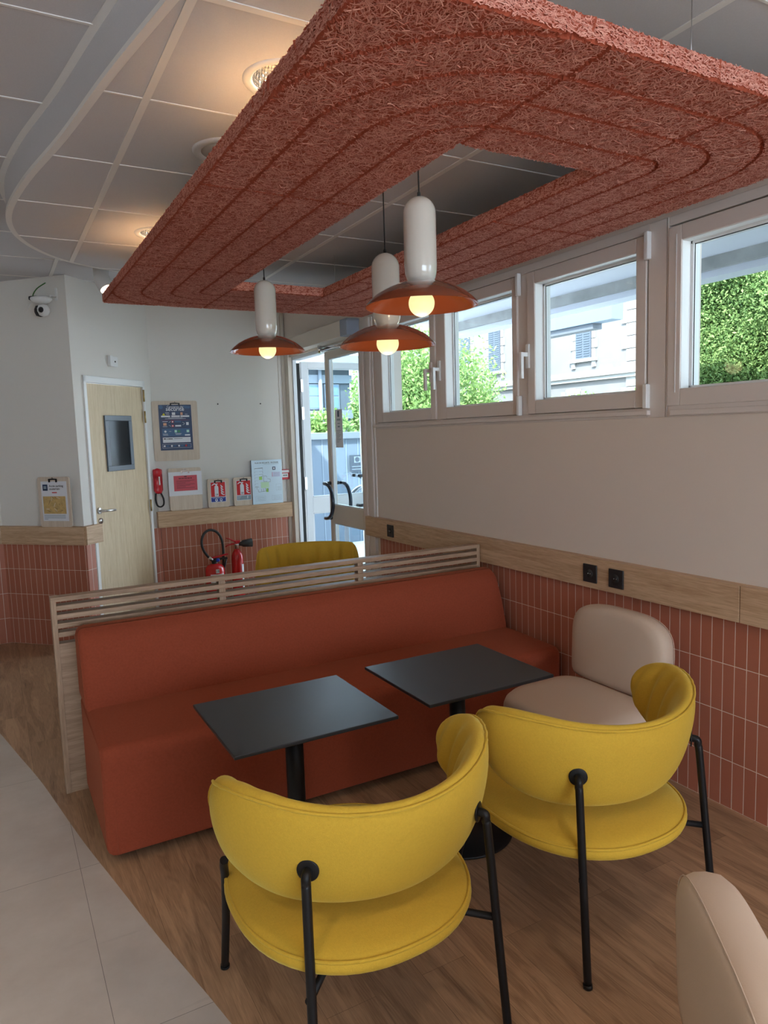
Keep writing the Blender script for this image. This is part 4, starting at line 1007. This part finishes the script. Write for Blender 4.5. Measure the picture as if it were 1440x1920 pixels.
C2 = dup(C1, (-.918, 1.648, 0), 0, 'right yellow velvet armchair in front of the cream corner chair')
# lounge chair beyond the partition
t = thing('lounge_chair', 'mustard velvet lounge chair with pleated back seen over the partition', 'chair', (-.74, 4.30, 0), math.radians(166))
shell(t, 'backrest', m_yel, .47, .20, math.radians(46), .835, .828, .40, .42, .034, .040, .10, 2.4, True, pow_=2.5, endk=.86)
MB().box(-.30, .30, -.20, .32, .30, .44).build('seat', m_yel, t, bevel=.05, seg=5)
for sx_ in (-1, 1):
    for y_ in (-.18, .28): MB().tube([(sx_*.29, y_, 0), (sx_*.24, y_*.9, .32)], .012, 10).build('leg', m_black, t)

# ------------------------------------------------------------------ cream chairs
def soft_slab(w_, h, th, rc, rb, belly, n=72):
    """upholstered slab standing in x-z, rounded corners rc, thickness th (y), seam ridge handled apart"""
    out = []
    for k in range(n):
        a = 2*PI*k/n; ca, sa = math.cos(a), math.sin(a)
        se = 3.3 if sa > 0 else 11.0
        q = (abs(ca)**se+abs(sa)**se)**(-1/se); out.append((w_/2*q*ca, h/2*q*sa+h/2))
    return out
def cream_chair(loc, rotz, label):
    t = thing('lounge_chair', label, 'chair', loc, rotz, 'cream upholstered low chairs')
    w_, h, th = .535, .360, .105
    ol = soft_slab(w_, h, th, .1, .02, 0); n = len(ol); cz = h/2
    lay = [(0.0, .0, .30), (0.006, .0, .70), (.012, 0, .90), (.022, 0, .965), (.040, 0, .995), (.062, 0, 1.0), (.082, 0, .985), (.096, 0, .93), (.104, 0, .80), (.110, 0, .45), (.112, 0, .0001)]
    lay = [(-.001, 0, .0001)]+lay; zb0 = .412
    vs = []; fs = []
    for y_, _, k_ in lay:
        for (x, z) in ol: vs.append((x*k_, y_, zb0+cz+(z-cz)*k_))
    for i in range(len(lay)-1):
        for k in range(n): fs.append((i*n+k, (i+1)*n+k, (i+1)*n+(k+1) % n, i*n+(k+1) % n))
    o = MB().add(vs, fs, 0, True).build('backrest', m_cream, t); o.location = (0, -.275, 0); o.rotation_euler = (math.radians(2), 0, 0); o.location.z = -.0
    MB().tube([(x*.972, .0205, zb0+cz+(z-cz)*.972) for x, z in ol], .0012, 6, closed=True).build('seam', m_cream, o)
    # D shaped seat
    pts = []
    for k in range(80):
        a = 2*PI*k/80; ca, sa = math.cos(a), math.sin(a); se = 2.5 if sa > 0 else 5
        q = (abs(ca)**se+abs(sa)**se)**(-1/se); pts.append((.285*q*ca, .02+(.285 if sa > 0 else .24)*q*sa))
    lay = [(.26, .0001), (.26, .93), (.272, .975), (.30, .995), (.35, 1), (.385, .99), (.405, .965), (.420, .91), (.428, .80), (.434, .55), (.436, .25), (.436, .0001)]
    vs = []; fs = []; n = 80
    for z, k_ in lay:
        for x, y_ in pts: vs.append((x*k_, .02+(y_-.02)*k_, z))
    for i in range(len(lay)-1):
        for k in range(n): fs.append((i*n+k, i*n+(k+1) % n, (i+1)*n+(k+1) % n, (i+1)*n+k))
    MB().add(vs, fs, 0, True).build('seat', m_cream, t)
    for sx_ in (-1, 1):
        for y_ in (-.17, .20): MB().tube([(sx_*.23, y_, 0), (sx_*.20, y_*.9, .27)], .012, 12).build('leg', m_black, t)
    return t
K1 = cream_chair((-.425, 2.190, 0), PI/2, 'cream upholstered chair in the corner against the tiled right wall')
K2 = dup(K1, (-1.378, .500, 0), math.radians(-127), 'cream upholstered chair cut off by the bottom right corner of the photo')

# ------------------------------------------------------------------ pendants
def pendant(x, y, zr, label):
    t = thing('pendant_lamp', label, 'lamp', (x, y, zr), 0, 'porcelain pendant lamps inside the raft opening')
    # shade: shallow dome, rim at z 0
    prof_o = [(.200, 0), (.1985, .004), (.185, .019), (.160, .040), (.130, .057), (.100, .070), (.07, .079), (.045, .084), (.0, .086)]
    prof_i = [(.0, .081), (.045, .079), (.07, .074), (.100, .065), (.130, .052), (.160, .035), (.185, .0145), (.197, .001), (.200, 0)]
    MB().lathe(prof_i+prof_o, n=72, caps=False).build('shade', m_shade, t)
    cap = [(.0, .075), (.030, .076), (.040, .082), (.050, .094), (.0555, .112), (.0575, .14)]
    R0 = .0575
    cap += [(R0, .20), (R0, .27), (R0, .315)]+[(R0*math.cos(a), .315+R0*1.0*math.sin(a)) for a in [PI/2*k/10 for k in range(1, 10)]]+[(.006, .373), (.0, .373)]
    MB().lathe(cap, n=48, caps=False).build('porcelain_body', m_porc, t)
    MB().lathe([(.022, .075), (.022, .035)], n=24).build('bulb_holder', m_porc, t)
    MB().lathe([(.0001, -.036)]+[(.046*math.sin(a), .010-.046*math.cos(a)) for a in [PI*k/24 for k in range(1, 21)]]+[(.020, .048)], n=40).build('bulb', m_bulb, t)
    light('POINT', 'bulb_light', (0, 0, -.045), .9, (1.0, .74, .42), size=.045, parent=t)
    MB().cyl((0, 0, .37), (0, 0, ZC-zr-.02), .0028, 8).lathe([(.006, .368), (.006, .385), (.003, .39)], n=10).build('cord', m_rubber, t)
    MB().lathe([(.045, ZC-zr), (.045, ZC-zr-.022), (.04, ZC-zr-.026)], n=28).build('ceiling_rose', m_porc, t)
pendant(-1.19, 3.71, 2.022, 'pendant lamp farthest left, hanging nearest the entrance')
pendant(-1.06, 2.63, 1.928, 'middle pendant lamp, lower and partly behind the front one')
pendant(-1.16, 2.20, 2.012, 'front pendant lamp, largest and highest in the photo')

# ------------------------------------------------------------------ extinguishers
t = thing('fire_extinguisher', 'stout red fire extinguisher with looped black hose by the back wall', 'fire extinguisher', (-.855, 6.25, 0), 0, 'red extinguishers behind the partition')
MB().lathe([(.07, 0), (.082, .008), (.085, .03), (.085, .395), (.080, .425), (.062, .447), (.03, .458), (.022, .462)], n=48).build('cylinder', m_red, t)
p = MB(); 
def on_cyl(mb, r, pts_fn): pass
for (a0, a1, z0, z1, m_) in ((-.18, .18, .385, .420, 0), (-.75, .75, .30, .375, 0)):
    for k in range(8):
        b0 = -PI/2+a0+(a1-a0)*k/8; b1 = -PI/2+a0+(a1-a0)*(k+1)/8; rr_ = .0858
        p.add([(rr_*math.cos(b0), rr_*math.sin(b0), z0), (rr_*math.cos(b1), rr_*math.sin(b1), z0), (rr_*math.cos(b1), rr_*math.sin(b1), z1), (rr_*math.cos(b0), rr_*math.sin(b0), z1)], [(0, 1, 2, 3)], m_, True)
p.text('19', 0, .391, .028, -.0872, 1, 'CENTER', .01); 
vs, fs = text_geo('EXTINCTEUR', 'CENTER', .02)
vs2 = []
for v_ in vs:
    a = -PI/2+v_[0]*.024/.0868; vs2.append((.0868*math.cos(a), .0868*math.sin(a), .345+v_[1]*.024))
p.add(vs2, fs, 1); p.build('label_plate', [P_white, P_black], t)
MB().lathe([(.024, .455), (.026, .462), (.026, .485), (.018, .49)], n=20).box(-.02, .05, -.018, .018, .485, .50).build('valve', m_blackp, t)
MB().box(-.03, .115, -.014, .014, .0, .012, M=Matrix.Translation((.01, -.002, .512)) @ Matrix.Rotation(math.radians(-8), 4, 'Y')).build('squeeze_lever', m_redp, t, bevel=.003)
MB().box(-.01, .115, -.010, .010, .488, .505).tube([(.11, 0, .50), (.09, .0, .42), (.06, 0, .38)], .008, 8).build('carry_handle', m_blackp, t)
MB().lathe([(.016, 0), (.016, .014), (.01, .018)], (.022, -.022, .493), 18, axis='Y').build('safety_plug', m_blue, t)
hp = smooth_pl([(-.012, -.01, .482), (-.045, 0, .515), (-.085, .02, .58), (-.098, .03, .655), (-.075, .035, .725), (-.02, .04, .758), (.045, .04, .735), (.085, .04, .665), (.095, .04, .56), (.092, .05, .42), (.092, .055, .25)], 8)
MB().tube(hp, .0115, 12).build('hose', m_rubber, t); MB().tube([(-.018, -.006, .490), (-.048, 0, .520)], .0135, 12).build('hose_ferrule', m_steel, t)
t = thing('fire_extinguisher', 'slim red carbon dioxide extinguisher with black horn nearer the yellow chair', 'fire extinguisher', (-.625, 6.32, 0), 0, 'red extinguishers behind the partition')
MB().lathe([(.05, 0), (.054, .01), (.054, .46), (.050, .50), (.038, .53), (.024, .548), (.020, .56)], n=40).build('cylinder', m_red, t)
p = MB()
for k in range(5):
    b0 = -PI/2+.45+.12*k; b1 = b0+.12
    p.add([(.0548*math.cos(b0), .0548*math.sin(b0), .2), (.0548*math.cos(b1), .0548*math.sin(b1), .2), (.0548*math.cos(b1), .0548*math.sin(b1), .42), (.0548*math.cos(b0), .0548*math.sin(b0), .42)], [(0, 1, 2, 3)], 0, True)
p.build('label_plate', P_white, t)
MB().lathe([(.017, .555), (.017, .59), (.022, .594), (.022, .606)], n=16).build('valve', m_steel, t)
MB().tube([(.02, 0, .615), (-.02, 0, .63), (-.06, 0, .655), (-.095, 0, .668)], .007, 8, r_end=.004).build('squeeze_lever', m_redp, t)
MB().tube([(.02, 0, .605), (-.04, 0, .607), (-.085, 0, .600), (-.105, 0, .585)], .007, 8, r_end=.005).box(-.012, .03, -.012, .012, .60, .635).build('carry_handle', m_redp, t)
MB().tube([(.02, 0, .60), (.045, -.01, .603), (.055, -.01, .604), (.140, -.02, .606)], .014, 18, r_end=.040).build('horn', m_blackp, t)

# ------------------------------------------------------------------ exterior
structure(MB().box(.22, 60, -30, 60, -.12, -.02).build('ground', m_asph), 'pale paved yard outside', 'ground')
t = thing('canopy', 'concrete canopy over the yard seen through the high windows', 'canopy', (0, 0, 0))
MB().box(.22, 3.1, -4, 8.0, 2.95, 3.15).build('soffit', m_soff, t)
MB().box(2.87, 3.1, -4, 8.0, 2.845, 2.95).build('edge_beam', m_conc, t)
MB().box(2.92, 3.14, -4, 8.0, 2.79, 2.845).build('fascia', m_soff, t)
t = thing('side_canopy', 'pale boxy canopy hanging beyond the concrete beam', 'canopy', (0, 0, 0))
MB().box(5.2, 5.42, 7.35, 9.25, 3.05, 3.34).build('canopy_box', mat('canopy_box_paint', lin(92, 106, 122), .7), t)
MB().box(5.24, 5.42, 7.75, 9.25, 2.97, 3.05).build('canopy_beam', mat('weathered_beam', lin(84, 88, 94), .9, bump=.4, bscale=10), t)
MB().box(5.28, 5.38, 9.12, 9.22, -.02, 2.98).build('canopy_post', m_gbl, t)
# stone house
t = thing('stone_house', 'pale stone house with grey shutters across the yard', 'house', (12, 13.0, 0))
MB().box(0, 8, 0, 14, 0, 9).build('wall', m_stone, t)
q = MB(); zz = 0; k = 0
while zz < 8.9:
    wq = .45 if k % 2 else .28; q.box(-.04, .4, -.03, wq, zz, zz+.30)
    for yo in (1.45, 2.10+.0, ):
        pass
    zz += .32; k += 1
q.build('corner_quoins', m_stoneq, t)
MB().box(-.16, 0, -.1, 14, 2.90, 3.06).box(-.10, 0, -.1, 14, 2.80, 2.90).box(-.1, 0, -.1, 14, 7.6, 7.9).build('cornice', m_stoneq, t)
for (y0, y1, z0) in ((1.50, 2.10, 3.42), (5.42, 6.05, 3.42), (7.05, 7.68, 3.42)):
    s_ = MB().box(-.05, .02, y0+.02, y1-.02, z0, z0+1.55)
    so = s_.build('window_shutter', m_shut, t)
    lv = MB()
    for k in range(22): 
        lv.box(-.065, -.045, y0+.05, (y0+y1)/2-.03, z0+.06+.065*k, z0+.09+.065*k).box(-.065, -.045, (y0+y1)/2+.03, y1-.05, z0+.06+.065*k, z0+.09+.065*k)
    lv.build('louvres', mat('louvre_%d' % int(y0*10), lin(66, 76, 86), .7), so)
    sr = MB()
    for k in range(6): wq = .20 if k % 2 else .12; sr.box(-.03, .0, y0-wq, y0, z0+.26*k, z0+.26*k+.24).box(-.03, .0, y1, y1+wq, z0+.26*k, z0+.26*k+.24)
    sr.box(-.09, 0, y0-.2, y1+.2, z0-.09, z0).box(-.05, 0, y0-.15, y0-.02, z0-.25, z0-.09).box(-.05, 0, y1+.02, y1+.15, z0-.25, z0-.09).box(-.05, 0, y0-.2, y1+.2, z0+1.55, z0+1.8)
    sr.build('window_surround', m_stoneq, t)
MB().tube([(-.08, 3.3, .0), (-.08, 3.3, 9)], .05, 10).build('downpipe', m_shut, t)
ar = MB(); 
for k in range(13):
    a = PI*k/12; ar.box(-.03, .0, 2.2+.75*math.cos(a)-.10, 2.2+.75*math.cos(a)+.10, 1.9+.65*math.sin(a)-.09, 1.9+.65*math.sin(a)+.09)
ar.build('arch_stones', m_stoneq, t)
MB().add([(-.4, -.4, 9), (8.4, -.4, 9), (8.4, 14.4, 9), (-.4, 14.4, 9), (4, 4, 12.5), (4, 10, 12.5)], [(0, 1, 4), (1, 2, 5, 4), (2, 3, 5), (3, 0, 4, 5), (3, 2, 1, 0)]).build('roof', m_gbl, t)
# grey building straight through the entrance
t = thing('grey_building', 'blue-grey building with window bands seen through the glass entrance', 'building', (0, 16, 0))
MB().box(-4, 5.38, 0, 5, 0, 3.15).build('wall', m_gbl, t)
MB().box(-4, 5.42, -.05, 0, 2.80, 3.0).box(-4, 5.42, -.05, 0, 1.95, 2.15).build('band', m_gbl2, t)
MB().box(-4.2, 5.5, -.3, 5.2, 3.15, 3.45).build('roof_edge', m_gbl2, t)
for k in range(9):
    x = 5.1-.45*k; fr = MB().box(x-.42, x-.02, -.03, 0, 2.18, 2.78).build('window_frame', m_gbl2, t)
    MB().box(x-.39, x-.05, -.04, -.03, 2.21, 2.48).box(x-.39, x-.05, -.04, -.03, 2.51, 2.75).build('window_pane', m_win, fr)
MB().tube([(4.55, -.1, 0), (4.55, -.1, 3.2)], .05, 8).build('downpipe', m_gbl2, t)
# fence
t = thing('yard_fence', 'pale grey vertical-board fence seen through the entrance doors', 'fence', (0, 9.4, 0))
MB().box(.3, 5.4, 0, .04, -.02, 1.50).build('boards', m_fence, t)
s_ = MB()
for k in range(27): s_.box(.3+.19*k, .312+.19*k, -.006, 0, -.02, 1.5)
s_.build('joint_strip', mat('fence_strip', lin(128, 142, 156), .5), t)
MB().box(.28, 5.42, -.05, .09, 1.50, 1.60).build('capping', m_gbl2, t, bevel=.01)
t = thing('fence_sign', 'small grey sign on the fence above the bicycle stands', 'sign', (2.05, 9.37, 1.02))
MB().box(0, .30, -.01, 0, 0, .24).build('plate', mat('sign_grey', lin(56, 66, 80), .5), t)
MB().rect(.07, .17, .13, .22, -.012, 0).rect(.03, .2, .03, .04, -.012, 0).rect(.03, .2, .07, .08, -.012, 0).disc(.12, .175, .038, -.0125, 1).build('printing', [mat('sign_print', lin(120, 134, 150), .5), mat('sign_ink', lin(56, 66, 80), .5)], t)
m_hoop = mat('hoop_steel', (.22, .23, .26), .2, metal=1)
def rack(x, y, r, h, label):
    t = thing('bicycle_stand', label, 'bicycle stand', (x, y, -.02), math.radians(15), 'chrome bicycle stands outside the door')
    arc = [(-r, 0, 0), (-r, 0, h-r)]+[(-r*math.cos(PI*k/16), 0, h-r+r*math.sin(PI*k/16)) for k in range(1, 16)]+[(r, 0, h-r), (r, 0, 0)]
    MB().tube(arc, .03, 12).build('hoop', m_hoop, t)
    MB().lathe([(.06, 0), (.06, .012)], (-r, 0, 0), 16).lathe([(.06, 0), (.06, .012)], (r, 0, 0), 16).build('base_plate', m_chrome, t)
rack(1.62, 8.1, .32, .92, 'chrome hoop bicycle stand nearest the closed glass leaf')
rack(2.25, 8.7, .34, .98, 'farther chrome hoop bicycle stand near the fence sign')

def leaves(name, centers, radii, n, size, mt, par, shell_only=.55, box=None):
    V = []
    per = n//len(centers)
    P = []
    for c, r in zip(centers, radii):
        d = RNG.normal(size=(per, 3)); d /= np.linalg.norm(d, axis=1)[:, None]
        rad = (shell_only+(1-shell_only)*RNG.random(per))[:, None]*(1+.12*np.sin(d[:, :1]*7+d[:, 1:2]*5))
        P.append(np.array(c)+d*rad*np.array(r))
    P = np.concatenate(P)
    if box is not None:
        x0, x1, y0, y1, z0, z1 = box; P = np.stack([RNG.uniform(x0, x1, n), RNG.uniform(y0, y1, n), RNG.uniform(z0, z1, n)], 1)
        P[:, 0] += .07*np.sin(P[:, 1]*5)*np.sin(P[:, 2]*6+1)
    m_ = len(P); a = RNG.normal(size=(m_, 3)); a /= np.linalg.norm(a, axis=1)[:, None]
    b_ = np.cross(a, RNG.normal(size=(m_, 3))); b_ /= np.linalg.norm(b_, axis=1)[:, None]
    s_ = (size*RNG.uniform(.6, 1.3, m_))[:, None]
    Q = np.stack([P-a*s_, P+b_*s_*.45, P+a*s_, P-b_*s_*.45], 1).reshape(-1, 3)
    F = np.arange(m_*4).reshape(-1, 4)
    return np_mesh(name, Q, F, mt, par)
t = thing('hedge', 'tall dense clipped green hedge outside the rightmost window', 'hedge', (0, 0, 0))
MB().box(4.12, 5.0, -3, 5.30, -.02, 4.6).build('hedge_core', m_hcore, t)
o = leaves('foliage', [(0, 0, 0)], [(1, 1, 1)], 120000, .0185, m_leaf, t, box=(3.92, 4.16, 3.0, 5.42, 1.5, 4.2))
o2 = leaves('foliage', [(0, 0, 0)], [(1, 1, 1)], 16000, .07, m_leaf, t, box=(3.92, 4.16, -3, 3.0, .0, 4.6))
def tree(loc, cs, rs, n, size, label, trunk=True):
    t = thing('tree', label, 'tree', loc, 0, 'trees and shrubs in the yard')
    leaves('foliage', cs, rs, n, size, m_leaf2, t, .35)
    if trunk: hh = min(3.2, max(c[2] for c in cs)+.1); MB().tube([(0, 0, -.02), (.06, 0, hh*.5), (0, .06, hh)], .05*hh, 10, r_end=.02*hh).build('trunk', m_bark, t)
    return t
tree((8.0, 17.9, 0), [(0, 0, 2.6), (.2, 1.6, 2.4), (-.2, -.9, 2.2), (.1, -1.6, 1.7), (.3, .8, 1.2), (0, 2.4, 1.4), (0, -.6, .8)], [(1.3, 1.3, 1.25)]*4+[(1.4, 1.6, 1.3)]*3, 60000, .065, 'broad light green tree behind the leftmost high window')
tree((8.0, 14.5, 0), [(0, -.3, 1.6), (0, .9, 1.75), (.2, -.9, 1.45), (0, -1.5, 1.25), (0, .2, .8)], [(.5, .45, .95), (.5, .6, .8), (.5, .5, .6), (.4, .35, .55), (1, 1.4, .8)], 30000, .055, 'lower leafy shrub in front of the stone house')
tree((8.0, 10.6, 0), [(0, 0, 1.6), (0, 1.2, 1.55), (0, -1.2, 1.55)], [(.6, 1.0, .62)]*3, 16000, .05, 'low shrub tops at the foot of the stone house')
tree((5.6, 14.0, 0), [(0, 0, 2.2), (.6, 0, 2.4), (1.6, 0, 2.3), (.4, 0, 1.2), (1.4, 0, 1.2)], [(1.15, .8, 1.4), (1.0, .9, 1.6), (1.2, 1, 1.5), (1.2, 1, 1.2), (1.2, 1, 1.2)], 40000, .05, 'bright green tree seen through the closed glass door leaf')
tree((2.5, 11.2, 0), [(0, 0, 1.55), (-.5, 0, 1.5)], [(.55, .4, .45), (.5, .4, .42)], 5000, .05, 'dark rounded bush rising above the yard fence')
